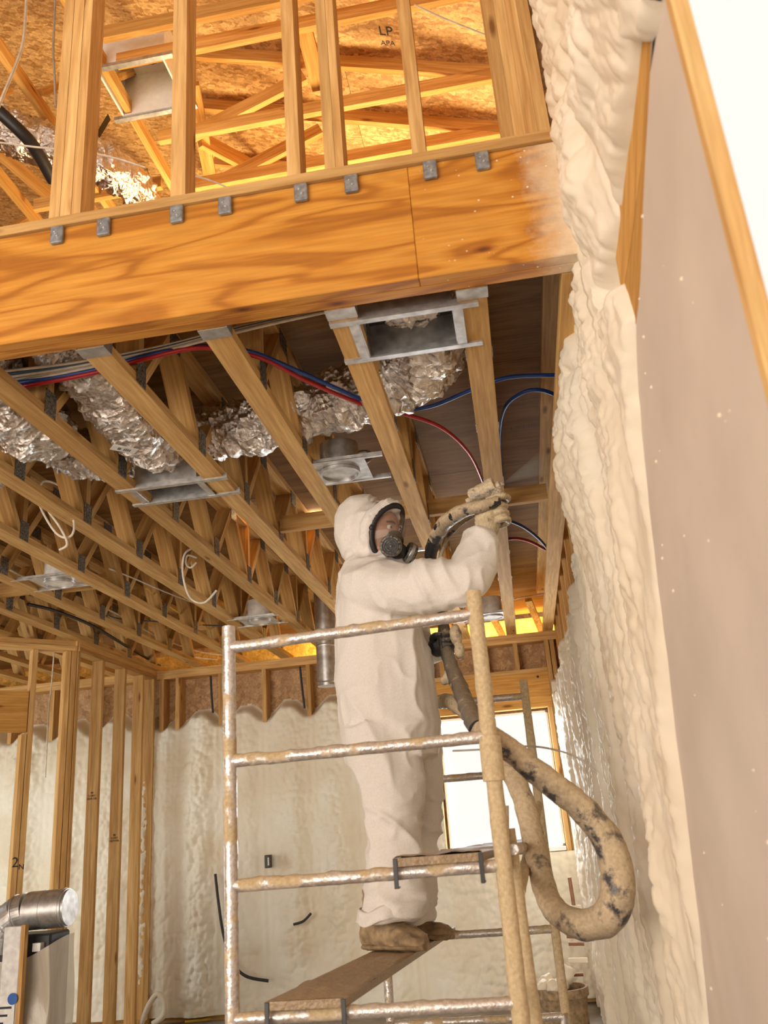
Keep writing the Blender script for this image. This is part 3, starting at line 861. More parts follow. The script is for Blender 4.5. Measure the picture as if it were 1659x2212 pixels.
def ang(s, off, z): return A0 + dA * s - nA * off + Vector((0, 0, z))


for z in (ZC - 0.019, ZC - 0.058):
    lum('top_plate', ang(-0.02, 0.045, z), ang(1.9, 0.045, z), 0.089, 0.037, nA, 'pine', pt)
for s0 in (0.02, 0.062, 0.30):
    lum('stud', ang(s0, 0.045, 0.0), ang(s0, 0.045, ZC - 0.078), 0.089, 0.037, nA, 'pine', pt)
lum('trimmer_stud', ang(0.342, 0.045, 0.0), ang(0.342, 0.045, 2.15), 0.089, 0.037, nA, 'pine', pt)
lum('header', ang(0.325, 0.03, 2.31), ang(1.7, 0.03, 2.31), 0.04, 0.29, nA, 'header', pt)
for s_, z, tx, sz in ((0.342, 1.30, '2', 0.09), (0.30, 1.27, 'N', 0.05)):
    p = ang(s_, -0.002, z)
    text_obj('pencil_mark', tx, sz, frame_mtx(p, -dA, (0, 0, 1)), 'ink', pt)
for y, z in ((6.46, 1.73), (6.86, 1.42)):
    text_obj('grade_stamp', 'IIII\nS-DRY\nHEM FIR', 0.022, frame_mtx((XP0 + 0.045, y - 0.0205, z), (1, 0, 0), (0, 0, 1)), 'ink', pt)

# ---- space beyond the back wall seen through the gaps over its plate
pc = boxo('porch_ceiling', (-6.0, 8.8, 2.4), (0.6, 8.83, 3.25), 'osb_yellow', None); tag(pc, 'glowing yellow boarding beyond the gaps above the back wall', 'panel')
for k, x in enumerate((-1.5, -0.62, -0.18, 0.2)):
    o = lum('outlooker', (x, 7.62, 3.16), (x + 0.18, 8.81, 2.9), 0.06, 0.036, (1, 0, 0), 'osb_yellow', None)
    tag(o, 'yellow lit board beyond the back wall, ' + ('leftmost of four', 'second from the left', 'third from the left', 'rightmost of four')[k], 'lumber', 'boards beyond the back wall')

# ================================================================== DUCTS AND SERVICES
def foil_duct(name, pts, r, label, parent=None, seed=0, n=26, seg=40, crink=0.02, ribs=0.004):
    path = smooth_path(pts, n)
    v, f = sweep(path, r, seg, True)
    V = np.array([tuple(p) for p in v]); nP = len(path)
    C = np.repeat(np.array([tuple(p) for p in path]), seg, 0)
    d = V - C; L = np.linalg.norm(d, axis=1, keepdims=True); d = d / np.maximum(L, 1e-6)
    ring = np.repeat(np.arange(nP), seg); a = np.tile(np.arange(seg), nP) / seg * 2 * math.pi
    q = np.stack([ring * 0.28, np.cos(a) * 3.0, np.sin(a) * 3.0], -1)
    wr_ = np.abs(vnoise(np.stack([ring * 0.75, np.cos(a) * 2.6, np.sin(a) * 2.6], -1), seed) - 0.5) * 2
    off = crink * (vnoise(q * 1.0, seed + 3) - 0.5) * 2 - crink * 0.7 * (1 - wr_) ** 3 + ribs * np.cos(ring * 1.9)
    V = V + d * off[:, None]
    o = mesh_obj(name, V, f, 'foil', parent, True)
    if label: tag(o, label, 'duct')
    return o


def register_boot(label, x0, x1, y0, y1, z, zt, bar0, bar1, sticker=True):
    t = thing('register_boot', label, 'duct box', ((x0 + x1) / 2, (y0 + y1) / 2, z))
    w = 0.004
    # open-bottomed box: four sides and a top
    boxo('side_panel', (x0, y0, z), (x1, y0 + w, zt), 'galv', t)
    boxo('side_panel', (x0, y1 - w, z), (x1, y1, zt), 'galv', t)
    boxo('side_panel', (x0, y0 + w, z), (x0 + w, y1 - w, zt), 'galv', t)
    boxo('side_panel', (x1 - w, y0 + w, z), (x1, y1 - w, zt), 'galv', t)
    boxo('top_panel', (x0, y0, zt), (x1, y1, zt + w), 'black', t)
    boxo('liner', (x0 + w, y0 + w, zt - 0.03), (x1 - w, y1 - w, zt - 0.026), 'black', t)
    # rim flange
    boxo('flange', (x0 - 0.03, y0, z - 0.003), (x0, y1, z), 'galv', t)
    boxo('flange', (x1, y0, z - 0.003), (x1 + 0.03, y1, z), 'galv', t)
    for y in (y0 - 0.012, y1 - 0.012):
        boxo('hanger_bar', (bar0, y, z - 0.004), (bar1, y + 0.024, z + 0.002), 'galv', t)
        boxo('bar_lip', (bar0, y, z + 0.002), (bar1, y + 0.003, z + 0.02), 'galv', t)
    return t


# near register boot between the first two trusses and its duct
register_boot('galvanized register box on hanger bars just below the beam', -0.352, -0.05, 2.30, 2.535, ZC - 0.004, 2.99, -0.44, 0.03)
foil_duct('flexible_duct', [(-0.20, 2.40, 2.97), (-0.20, 2.50, 3.06), (-0.16, 2.72, 3.03), (-0.20, 2.93, 3.02), (-0.36, 3.08, 3.03), (-0.62, 3.17, 3.03), (-0.95, 3.27, 3.03), (-1.22, 3.33, 3.04)],
          [0.10, 0.135, 0.14, 0.14, 0.135, 0.13, 0.125, 0.115], 'crinkled foil duct curving from the register box below the beam', None, 5, crink=0.028)
# left register boot with its duct
register_boot('galvanized register box on hanger bars at the left between trusses', -1.575, -1.285, 3.36, 3.54, ZC - 0.004, 2.98, -1.66, -1.14)
foil_duct('flexible_duct', [(-1.50, 2.36, 3.08), (-1.46, 2.52, 3.09), (-1.42, 2.72, 3.03), (-1.42, 2.95, 3.0), (-1.42, 3.2, 3.0), (-1.43, 3.42, 3.02)],
          [0.10, 0.13, 0.135, 0.135, 0.135, 0.10], 'crinkled foil duct running down to the left register box', None, 9, crink=0.022)
foil_duct('flexible_duct', [(-1.80, 2.45, 3.08), (-1.82, 2.7, 3.02), (-1.82, 2.95, 2.99), (-1.86, 3.15, 3.05)], [0.12, 0.15, 0.15, 0.09], 'short foil duct bulging at the left picture edge', None, 13, crink=0.025)
foil_duct('flexible_duct', [(-1.95, 3.32, 3.08), (-1.78, 3.36, 3.03), (-1.62, 3.42, 3.03), (-1.50, 3.44, 3.04)], [0.10, 0.11, 0.11, 0.09], 'foil duct end left of the left register box', None, 17, crink=0.02, n=20)
foil_duct('flexible_duct', [(-2.45, 3.05, 3.05), (-2.32, 3.22, 3.02), (-2.25, 3.4, 3.03)], [0.10, 0.12, 0.08], 'foil duct stub at the far left below the white cable', None, 19, n=16)
p = at(285, 950, X=-1.41)
st = lum('duct_sticker', p + Vector((-0.05, -0.07, -0.055)), p + Vector((0.02, 0.0, -0.055)), 0.05, 0.002, (1, 0, 0), 'paper', None)
tag(st, 'small white printed sticker on the foil duct', 'sticker')
text_obj('sticker_print', '8 IIII', 0.03, frame_mtx(p + Vector((-0.015, -0.035, -0.0572)), (0.7, 0.7, 0), (-0.7, 0.7, 0)), 'ink', st)

# upstairs: white register box, flex duct, black pipe, strap, wires
ub = thing('upstairs_register_box', 'white register box hung under the roof framing upstairs', 'duct box', tuple(at(310, 185, Y=3.62)))
c = at(308, 200, Y=3.62); z0 = ZR - 0.01
tz = z0 + 0.30
v = [(-0.17, -0.11, 0), (0.17, -0.11, 0), (0.17, 0.16, 0), (-0.17, 0.16, 0), (-0.19, -0.14, -0.02), (0.19, -0.14, -0.02)]
cx, cy = c.x, 3.62
for nm, lo, hi in (('side_panel', (cx - 0.20, cy - 0.17, z0), (cx - 0.19, cy + 0.17, tz)), ('side_panel', (cx + 0.19, cy - 0.17, z0), (cx + 0.20, cy + 0.17, tz)),
                   ('side_panel', (cx - 0.19, cy - 0.17, z0), (cx + 0.19, cy - 0.16, tz)), ('side_panel', (cx - 0.19, cy + 0.16, z0), (cx + 0.19, cy + 0.17, tz)), ('top_panel', (cx - 0.20, cy - 0.17, tz), (cx + 0.20, cy + 0.17, tz + 0.01))):
    boxo(nm, lo, hi, 'boot_white', ub)
for nm, lo, hi in (('hanger_bar', (cx - 0.26, cy - 0.20, z0 - 0.012), (cx + 0.26, cy - 0.17, z0 + 0.012)), ('hanger_bar', (cx - 0.26, cy + 0.17, z0 - 0.012), (cx + 0.26, cy + 0.20, z0 + 0.012))):
    boxo(nm, lo, hi, 'galv', ub)
lathe('collar', [(0.085, 0.0), (0.085, 0.04), (0.0, 0.041)], 24, 'black', ub, Matrix.Translation((cx + 0.03, cy - 0.02, tz - 0.05)))
foil_duct('flexible_duct', [at(-60, 250, Y=3.6), at(60, 300, Y=3.7), at(190, 340, Y=3.85), at(270, 385, Y=4.1), at(310, 420, Y=4.4)], [0.14, 0.14, 0.14, 0.13, 0.11], 'foil duct behind the stud wall at the upper left', None, 23, crink=0.025)
tube('black_pipe', [at(-20, 225, Y=3.3), at(40, 280, Y=3.4), at(75, 320, Y=3.5), at(115, 390, Y=3.7)], 0.036, 'black', None, 14)
tag(bpy.data.objects['black_pipe'], 'black insulated pipe at the upper left picture edge', 'pipe')
o = lum('metal_strap', at(192, 325, Y=3.9), at(236, 252, Y=3.9), 0.05, 0.003, (0, 1, 0.4), 'dark_in', None); tag(o, 'dark metal strap sticking up over the upper foil duct', 'strap')


def cable(label, pix, mat, r=0.005, Y=None, Z=None, X=None, cat='cable', name='cable', n=8, group=None):
    pts = []
    for q in pix:
        if len(q) == 3: pts.append(at(q[0], q[1], Y=q[2]) if Z is None else at(q[0], q[1], Z=q[2]))
        else: pts.append(at(q[0], q[1], Y=Y, Z=Z, X=X))
    o = tube(name, pts, r, mat, None, 8, n)
    return tag(o, label, cat, group)


cable('white cable hanging at the upper left corner', [(58, -60), (55, 35), (45, 110), (5, 210), (-10, 250)], 'cable_white', 0.006, Y=2.35)
cable('grey cable dangling beside the upper left studs', [(122, -60), (118, 30), (115, 110), (118, 170), (120, 230)], 'cable_grey', 0.005, Y=2.45)
cable('thin white wire crossing behind the upper left studs', [(0, 308), (80, 318), (180, 328), (250, 342), (315, 362)], 'cable_white', 0.004, Y=2.6)
cable('thin white wire under the roof deck at the top', [(895, 10), (960, 40), (1056, 78)], 'cable_white', 0.004, Y=3.0)
cable('thin wire over the beam plate left of centre', [(402, 377), (440, 385), (480, 400), (500, 412)], 'cable_white', 0.004, Y=3.0)

# tubing in the ceiling
cable('blue tubing arching through the trusses behind the beam', [(-40, 838, 2.93), (40, 827, 2.93), (200, 800, 2.93), (330, 765, 2.93), (440, 748, 2.94), (540, 760, 2.94), (640, 800, 2.94), (780, 862, 2.94), (850, 886, 2.94), (930, 878, 2.94), (1020, 842, 2.94), (1100, 815, 2.94), (1215, 810, 2.94)], 'pex_blue', 0.0085, Z=0, cat='tubing', name='water_tubing')
cable('red tubing arching through the trusses behind the beam', [(-40, 848, 2.92), (40, 836, 2.92), (200, 806, 2.92), (330, 771, 2.92), (440, 751, 2.93), (560, 772, 2.93), (660, 822, 2.93), (780, 872, 2.93), (860, 891, 2.93), (950, 922, 2.92), (1010, 975, 2.91), (1040, 1035, 2.91), (1046, 1060, 2.92)], 'pex_red', 0.0085, Z=0, cat='tubing', name='water_tubing')
cable('blue tubing loop beside the right wall above the gun', [(1086, 1040, 2.95), (1080, 945, 2.95), (1092, 880, 2.95), (1130, 848, 2.95), (1170, 843, 2.95), (1210, 858, 2.95)], 'pex_blue', 0.0085, Z=0, cat='tubing', name='water_tubing')
cable('dark blue tubing right of the gloved hand', [(1092, 1122, 2.94), (1130, 1138, 2.94), (1165, 1165, 2.94), (1190, 1195, 2.94)], 'pex_blue', 0.0095, Z=0, cat='tubing', name='water_tubing')
cable('red tubing right of the gloved hand', [(1060, 1180, 2.94), (1100, 1164, 2.94), (1140, 1168, 2.94), (1188, 1192, 2.94)], 'pex_red', 0.0095, Z=0, cat='tubing', name='water_tubing')
o = cable('short red tube end below the gloved hand', [(1057, 1150), (1060, 1180)], 'pex_red', 0.011, Y=3.75, cat='tubing', name='water_tubing')
for k in range(5):
    dy = k * 9
    cable(['topmost', 'second', 'middle', 'fourth', 'lowest'][k] + ' cable of the bundle running behind the beam', [(-30, 806 + dy * 0.9), (150, 785 + dy * 0.5), (330, 752 + dy * 0.35), (480, 715 + dy * 0.3), (600, 688 + dy * 0.25), (760, 655 + dy * 0.2)],
          ('cable_white', 'cable_blue', 'cable_white', 'cable_grey', 'cable_white')[k], 0.005, Z=2.955 - 0.005 * k, group='cables behind the beam')
cable('long white cable loop hanging at the left', [(75, 1035, 3.6), (85, 1090, 3.62), (120, 1150, 3.62), (150, 1160, 3.62), (160, 1130, 3.63), (140, 1060, 3.65), (95, 1040, 3.6), (90, 1080, 3.6), (130, 1140, 3.6), (145, 1175, 3.6), (128, 1188, 3.6)], 'cable_white', 0.006, name='cable_loop')
cable('white cable loop hanging over the middle trusses', [(430, 1180, 4.5), (400, 1195, 4.4), (395, 1240, 4.4), (410, 1290, 4.4), (440, 1302, 4.4), (468, 1275, 4.4)], 'cable_white', 0.006, name='cable_loop')
cable('small curled white cable at mid ceiling', [(425, 1205, 4.7), (405, 1200, 4.7), (402, 1218, 4.7), (412, 1226, 4.7), (424, 1215, 4.7)], 'cable_white', 0.006, name='cable_loop')
cable('white cable running from left to the man at mid ceiling', [(235, 1228), (290, 1250), (360, 1280), (440, 1310), (480, 1325)], 'cable_white', 0.005, Z=2.98)
cable('yellow cable crossing the trusses', [(315, 1270), (380, 1320), (440, 1352), (500, 1385)], 'cable_yellow', 0.005, Z=2.98)
cable('blue cable crossing the trusses', [(190, 1305), (250, 1335), (330, 1342), (400, 1348), (480, 1352)], 'cable_blue', 0.005, Z=2.98)
cable('blue cable trailing to the partition corner', [(195, 1310), (240, 1340), (300, 1378), (360, 1405)], 'cable_blue', 0.005, Z=2.98)
cable('white cable sagging towards the partition corner', [(200, 1305), (250, 1340), (320, 1380), (400, 1415), (470, 1425)], 'cable_white', 0.006, Z=2.99)
cable('second white cable sagging towards the partition corner', [(195, 1300), (260, 1330), (340, 1375), (420, 1405), (480, 1415)], 'cable_white', 0.006, Z=2.99)
cable('thick black cable over the left partition', [(60, 1305), (120, 1320), (200, 1352), (280, 1400), (345, 1438)], 'black', 0.012, Z=2.93)
cable('white cables bundle entering at the left edge', [(-10, 1215), (40, 1240), (90, 1262)], 'cable_white', 0.007, Z=2.98)
cable('grey cable entering at the left edge', [(-10, 1225), (35, 1252), (75, 1280)], 'cable_grey', 0.006, Z=2.98)
cable('white wire hanging down behind the partition studs', [(117, 1405), (112, 1470), (105, 1540), (98, 1680)], 'cable_white', 0.005, Y=6.3)
cable('white cable on the subfloor near the far right can light', [(1110, 1295), (1140, 1288), (1180, 1283)], 'cable_white', 0.006, Z=3.2)
cable('yellow cord lying on the floor by the back wall', [(400, 2207), (440, 2203), (480, 2196), (520, 2190)], 'cable_yellow', 0.012, Z=0.012, name='extension_cord', cat='cord')
cable('black cable coming out of the back wall foam by the left scaffold post', [(465, 1888, 7.36), (472, 1950, 7.33), (483, 2020, 7.32), (500, 2075, 7.31), (530, 2108, 7.31), (580, 2119, 7.34)], 'black', 0.012)
cable('short black cable sticking out of the back wall foam', [(634, 1997), (655, 1990), (672, 1973)], 'black', 0.010, Y=7.33)
cable('black cable running down the fourth back wall stud bay', [(455, 1460), (457, 1500), (460, 1540)], 'black', 0.010, Y=7.45)
cable('black cable running down beside a back wall stud left of the worker', [(648, 1440), (652, 1480), (658, 1530)], 'black', 0.010, Y=7.45)
for k, pix in enumerate(([(305, 2212), (322, 2170), (340, 2148), (355, 2160)], [(330, 2212), (352, 2195), (356, 2165), (345, 2148)])):
    cable(('left', 'right')[k] + ' white tube stub curving out of the slab by the partition', pix, 'foam', 0.022, Y=7.25, name='tube_stub', cat='tube')


def can_light(label, px_, py_, r, bx0, bx1, white=True, canh=0.15, Zp=ZC):
    c = at(px_, py_, Z=Zp)
    t = thing('recessed_light', label, 'light fixture', tuple(c))
    v0 = 0.10
    pm_ = 'galv'
    # mounting plate with a round hole: a square ring
    sq = 0.13
    seg = 32; verts = []; faces = []
    for k in range(seg):
        a = 2 * math.pi * k / seg; cs, sn_ = math.cos(a), math.sin(a); m = sq / max(abs(cs), abs(sn_))
        for rr, zz in ((m, 0.001), (r, 0.001), (m, 0.004), (r, 0.004)):
            pass
        verts += [(m * cs, m * sn_, 0.001), (r * cs, r * sn_, 0.001), (r * cs, r * sn_, 0.004), (m * cs, m * sn_, 0.004)]
    for k in range(seg):
        a, b_ = 4 * k, 4 * ((k + 1) % seg)
        for q in range(4): faces.append((a + q, a + (q + 1) % 4, b_ + (q + 1) % 4, b_ + q))
    mesh_obj('mounting_plate', verts, faces, pm_, t, False, Matrix.Translation(c))
    lathe('can', [(r + 0.002, -0.006), (r + 0.002, canh), (0.02, canh + 0.01), (0.0, canh + 0.01)], 32, 'white_metal' if white else 'galv', t, Matrix.Translation(c))
    lathe('trim_ring', [(r - 0.004, -0.014), (r + 0.006, -0.014), (r + 0.006, 0.0), (r - 0.004, 0.0), (r - 0.004, -0.014)], 32, 'galv', t, Matrix.Translation(c), caps=False)
    lathe('lamp_disc', [(0.0, 0.012), (r - 0.002, 0.012), (r - 0.002, 0.016), (0.0, 0.016)], 32, 'white_metal', t, Matrix.Translation(c))
    for dy in (-0.13, 0.118):
        boxo('hanger_bar', (bx0, c.y + dy, c.z - 0.002), (bx1, c.y + dy + 0.014, c.z + 0.018), 'galv', t)
    jb = boxo('junction_box', (c.x - 0.12, c.y + 0.06, c.z + 0.006), (c.x - 0.03, c.y + 0.12, c.z + 0.08), 'galv' if not white else 'white_metal', t)
    return t, c


t, c = can_light('round can light with galvanized plate above the hooded head', 735, 1020, 0.085, -0.75, -0.445, False, 0.13)
tube('conduit', [c + Vector((0.02, 0.10, 0.12)), c + Vector((0.10, 0.13, 0.14)), c + Vector((0.13, 0.10, 0.10)), c + Vector((0.09, 0.07, 0.06)), c + Vector((0.02, 0.08, 0.07))], 0.011, 'galv', t)
can_light('white round can light at the left between trusses', 128, 1258, 0.085, -2.82, -2.44)
can_light('white round can light behind the scaffold top rail', 560, 1342, 0.085, -2.02, -1.63)
can_light('white round can light near the bright gap at the right', 1062, 1332, 0.085, -0.40, -0.03)
o = boxo('light_bar', (-0.60, 4.76, ZC - 0.002), (-0.40, 4.775, ZC + 0.016), 'galv', None); tag(o, 'bare metal light hanger bar right of the mask', 'bracket')
vp = thing('vent_pipe', 'galvanized round vent pipe hanging left of the worker', 'pipe', tuple(at(708, 1480, Y=6.5)))
c = at(709, 1482, Y=6.5)
lathe('pipe', [(0.078, 0.0), (0.08, 0.0), (0.08, 3.25 - c.z), (0.0, 3.251 - c.z)], 32, 'galv', vp, Matrix.Translation(c))
lathe('pipe_inside', [(0.0, 0.02), (0.077, 0.02), (0.077, 0.022)], 32, 'dark_in', vp, Matrix.Translation(c))
lathe('seam', [(0.080, 0.02), (0.083, 0.025), (0.080, 0.03)], 32, 'galv', vp, Matrix.Translation(c))
lathe('seam', [(0.080, 0.30), (0.084, 0.31), (0.080, 0.32)], 32, 'galv', vp, Matrix.Translation(c))

# electrical boxes in the foam
eb = thing('outlet_box', 'small dark outlet box sunk in the back wall foam', 'outlet box', tuple(at(578, 1861, Y=7.36)))
c = at(578, 1861, Y=7.36)
boxo('box', (c.x - 0.022, 7.345, c.z - 0.05), (c.x + 0.022, 7.42, c.z + 0.05), 'black', eb, 0.004)
boxo('bracket', (c.x + 0.006, 7.34, c.z - 0.03), (c.x + 0.018, 7.345, c.z + 0.03), 'paper', eb)
p = at(1413, 1888, X=XW - 0.03)
o = boxo('blue_outlet_tab', (XW - 0.035, p.y - 0.012, p.z - 0.022), (XW + 0.03, p.y + 0.012, p.z + 0.022), 'blue_plastic', None); tag(o, 'blue plastic box edge showing in the right wall foam', 'outlet box')
# copper stubs at the back right corner
cp = thing('copper_stubs', 'copper pipe and stub-outs low on the right wall near the back corner', 'pipe', tuple(at(1250, 2180, Y=6.6)))
tube('riser', [at(1230, 1895, Y=6.6), at(1240, 1960, Y=6.6), at(1246, 2010, Y=6.6)], 0.013, 'copper', cp, 10, 4)
for (x0, y0, x1, y1) in ((1224, 2023, 1250, 2024), (1228, 2039, 1262, 2039), (1232, 2106, 1260, 2105)):
    tube('stub', [at(x0, y0, Y=6.55), at(x1, y1, Y=6.55)], 0.011, 'copper', cp, 8, straight=True)
for (x0, y0, x1, y1) in ((1228, 1962, 1256, 1960), (1228, 2075, 1270, 2074)):
    o = lum('bracket', at(x0, y0, Y=6.57), at(x1, y1, Y=6.57), 0.03, 0.03, (0, 1, 0), 'foam', cp, 0.004)

# ---- bucket with foam scraps at the lower right
c = at(1222, 2212, Y=6.35); c.z = 0.0
bk = thing('scrap_tub', 'round brown tub of foam scraps at the lower right', 'tub', tuple(c))
lathe('tub', [(0.13, 0.0), (0.16, 0.24), (0.172, 0.25), (0.172, 0.30), (0.155, 0.30), (0.15, 0.03), (0.0, 0.03)], 36, 'boot', bk, Matrix.Translation(c))
rng = random.Random(5)


def lump(name, c, r, mat, parent=None, seed=0, sub=3, sq=(1, 1, 1)):
    bm = bmesh.new(); bmesh.ops.create_icosphere(bm, subdivisions=sub, radius=1.0)
    V = np.array([tuple(v.co) for v in bm.verts]); n_ = fbm(V * 1.7 + seed * 3.1 + 20, 4, seed)
    for v, k in zip(bm.verts, n_): v.co = Vector((v.co.x * sq[0], v.co.y * sq[1], v.co.z * sq[2])) * (r * (0.55 + 0.95 * k))
    me = bpy.data.meshes.new(name); bm.to_mesh(me); bm.free()
    me.polygons.foreach_set('use_smooth', [True] * len(me.polygons)); me.materials.append(MAT[mat])
    o = bpy.data.objects.new(name, me); o.matrix_basis = Matrix.Translation(c); return link(o, parent)


for k, (dx, dy, dz, r) in enumerate(((-0.11, -0.05, 0.31, 0.045), (-0.05, -0.08, 0.31, 0.05), (-0.08, 0.0, 0.33, 0.05), (0.0, 0.02, 0.30, 0.05), (0.04, 0.06, 0.36, 0.06))):
    o = lump('foam_scrap', c + Vector((dx, dy, dz)), r, 'foam', None, k); tag(o, ('leftmost', 'front', 'upper left', 'middle', 'tallest right')[k] + ' foam scrap heaped in the brown tub', 'foam scrap', 'foam scraps in the tub')

# ---- lower left: metal elbow duct, wrapped unit, board with papers
YD = 4.8
a0, a1 = at(147, 1960, Y=YD), at(62, 1968, Y=YD)
ed = thing('elbow_duct', 'galvanized round elbow duct at the lower left', 'duct', tuple(a1))
R_ = 0.098
ax = (a0 - a1).normalized()
for nm, q0, q1, r in (('pipe', a0, a1 + ax * 0.005, R_), ('crimped_end', a0 + ax * 0.012, a0, R_ * 0.93)):
    vv, ff = sweep([q0, q1], r, 40, True); mesh_obj(nm, vv, ff, 'galv', ed, True)
for k_, q in enumerate((a1 + ax * 0.10, a0 - ax * 0.02)):
    vv, ff = sweep([q, q + ax * 0.006], R_ + 0.002, 40, True); mesh_obj('seam_ring', vv, ff, 'galv', ed, True)
prev = a1; d0 = -ax
gores = [(-0.055, -0.012), (-0.115, -0.05), (-0.15, -0.11), (-0.16, -0.19)]
ring0 = a1
dirs = []
cur = a1
for k_, (dx, dz) in enumerate(gores):
    nxt = a1 + Vector((dx, 0, dz))
    vv, ff = sweep(smooth_path([cur, (cur + nxt) / 2, nxt], 2), R_ + 0.001 * k_, 40, True)
    mesh_obj('gore', vv, ff, 'galv', ed, False)
    vv, ff = sweep([nxt - (nxt - cur).normalized() * 0.004, nxt + (nxt - cur).normalized() * 0.004], R_ + 0.005, 40, True); mesh_obj('seam_ring', vv, ff, 'galv', ed, True)
    cur = nxt
un = thing('wrapped_heater', 'dark appliance box wrapped in cloudy plastic at the lower left', 'appliance', (-2.8, 5.0, 0))
q = at(112, 2005, Y=YD)
boxo('cabinet', (-3.5, 4.74, 0.0), (q.x + 0.03, 4.95, q.z - 0.02), 'black', un, 0.01)
boxo('vent_block', (q.x - 0.05, 4.70, q.z - 0.10), (q.x - 0.005, 4.74, q.z - 0.06), 'white_metal', un)
# draped plastic
nx, nz = 60, 50
x0_, x1_ = -3.1, q.x + 0.115
U, V_ = np.meshgrid(np.linspace(0, 1, nx), np.linspace(0, 1, nz), indexing='ij')
topz = q.z - 0.14 + 0.10 * smst(0.45, 1.0, U)
x1_ = q.x + 0.06
wrap = np.clip((U - 0.8) / 0.2, 0, 1)
Xs_ = x0_ + (x1_ - x0_) * np.clip(U / 0.8, 0, 1); Zs_ = 0.02 + (topz - 0.02) * V_
Ys_ = 4.715 + 0.26 * wrap - 0.05 * (fbm(np.stack([Xs_ * 4, Zs_ * 2.5, Xs_ * 0], -1), 3, 6)) + 0.02 * np.sin(9 * (Xs_ * 1.5 + Zs_))
sh = grid_obj('plastic_sheet', np.stack([Xs_, Ys_, Zs_], -1), 'film', un)
b0 = at(12, 2002, Y=4.62); b1 = at(-2, 2212, Y=4.62)
pb = thing('leaning_board', 'pale upright board with papers and a blue sticker at the lower left', 'board', (at(25, 2212, Y=4.62).x, 4.62, 0))
xl, xr = at(9, 2010, Y=4.62).x, at(46, 2005, Y=4.62).x
ztop = at(28, 2002, Y=4.62).z
boxo('board', (xl, 4.62, 0.0), (xr, 4.66, ztop), 'paper', pb, 0.003)
boxo('board_edge', (xr + 0.0005, 4.62, 0.0), (xr + 0.022, 4.655, ztop + 0.005), 'pine', pb)
pz = at(20, 2150, Y=4.62).z
boxo('paper_sheet', (xl - 0.09, 4.612, pz - 0.36), (xr - 0.004, 4.615, pz), 'paper', pb)
for k in range(7):
    boxo('print_line', (xl - 0.06 + 0.02 * (k % 2), 4.6105, pz - 0.06 - 0.035 * k), (xr - 0.02 - 0.02 * (k % 3), 4.6118, pz - 0.05 - 0.035 * k), 'ink', pb)
lathe('blue_sticker', [(0.027, 0), (0.027, 0.001), (0, 0.0012)], 28, 'blue_plastic', pb, Matrix.Translation(at(27, 2158, Y=4.611)) @ Matrix.Rotation(math.pi / 2, 4, 'X'))

# ================================================================== SCAFFOLD
sc_ = thing('scaffold', 'rolling tube scaffold caked with dried foam under the worker', 'scaffold', (-0.4, 3.3, 0))


def crust_tube(name, a, b, r, mat, parent, amp=0.003, seed=0, step=0.02, seg=18, cap=True):
    a, b = Vector(a), Vector(b); n_ = max(3, int((b - a).length / step))
    path = [a.lerp(b, k / n_) for k in range(n_ + 1)]
    v, f = sweep(path, r, seg, cap)
    V = np.array([tuple(p) for p in v]); C = np.repeat(np.array([tuple(p) for p in path]), seg, 0)
    d = V - C; d /= np.maximum(np.linalg.norm(d, axis=1, keepdims=True), 1e-6)
    nz_ = fbm(V * 30 + 50, 3, seed) - 0.4
    up = np.clip(d[:, 2:3], 0, 1) * 0.8 + 0.35
    V = V + d * (np.clip(nz_, 0, 1)[:, None] * amp * 4 * up)
    return mesh_obj(name, V, f, mat, parent, True)


YF, YK = 2.5, 4.2
XL, XR = -0.85, -0.092
XKL, XKR = -0.715, 0.036
RZ = [1.90, 1.555, 1.22, 0.895]
TR = 0.0195
crust_tube('post', (XL, YF, 0.12), (XL, YF, 1.955), TR, 'scaff', sc_, 0.0025, 1)
crust_tube('post', (XR, YF, 0.12), (XR - 0.0, YF, 1.98), TR + 0.003, 'scaff_full', sc_, 0.006, 2)
for z in (1.53, 1.47):
    crust_tube('coupling_collar', (XR, YF, z - 0.03), (XR, YF, z + 0.03), TR + 0.011, 'scaff_full', sc_, 0.003, 3, 0.01)
for k, z in enumerate(RZ):
    crust_tube('rail', (XL, YF, z - (0.002 if k else 0.012)), (XR, YF, z + (0.004 if k else 0.012)), 0.0165, 'scaff', sc_, 0.004, 4 + k)
for k in range(2): crust_tube('rail', (XL, YF, 0.56 - 0.34 * k), (XR, YF, 0.56 - 0.34 * k), 0.0165, 'scaff', sc_, 0.004, 14 + k)
for x in (XKL, XKR):
    crust_tube('post', (x, YK, 0.12), (x, YK, 1.955), TR, 'scaff_full' if x > -0.3 else 'scaff', sc_, 0.003, 21)
for k, z in enumerate(RZ + [0.56, 0.22]):
    crust_tube('rail', (XKL, YK, z - 0.02), (XKR, YK, z - 0.02), 0.0165, 'scaff', sc_, 0.003, 30 + k)
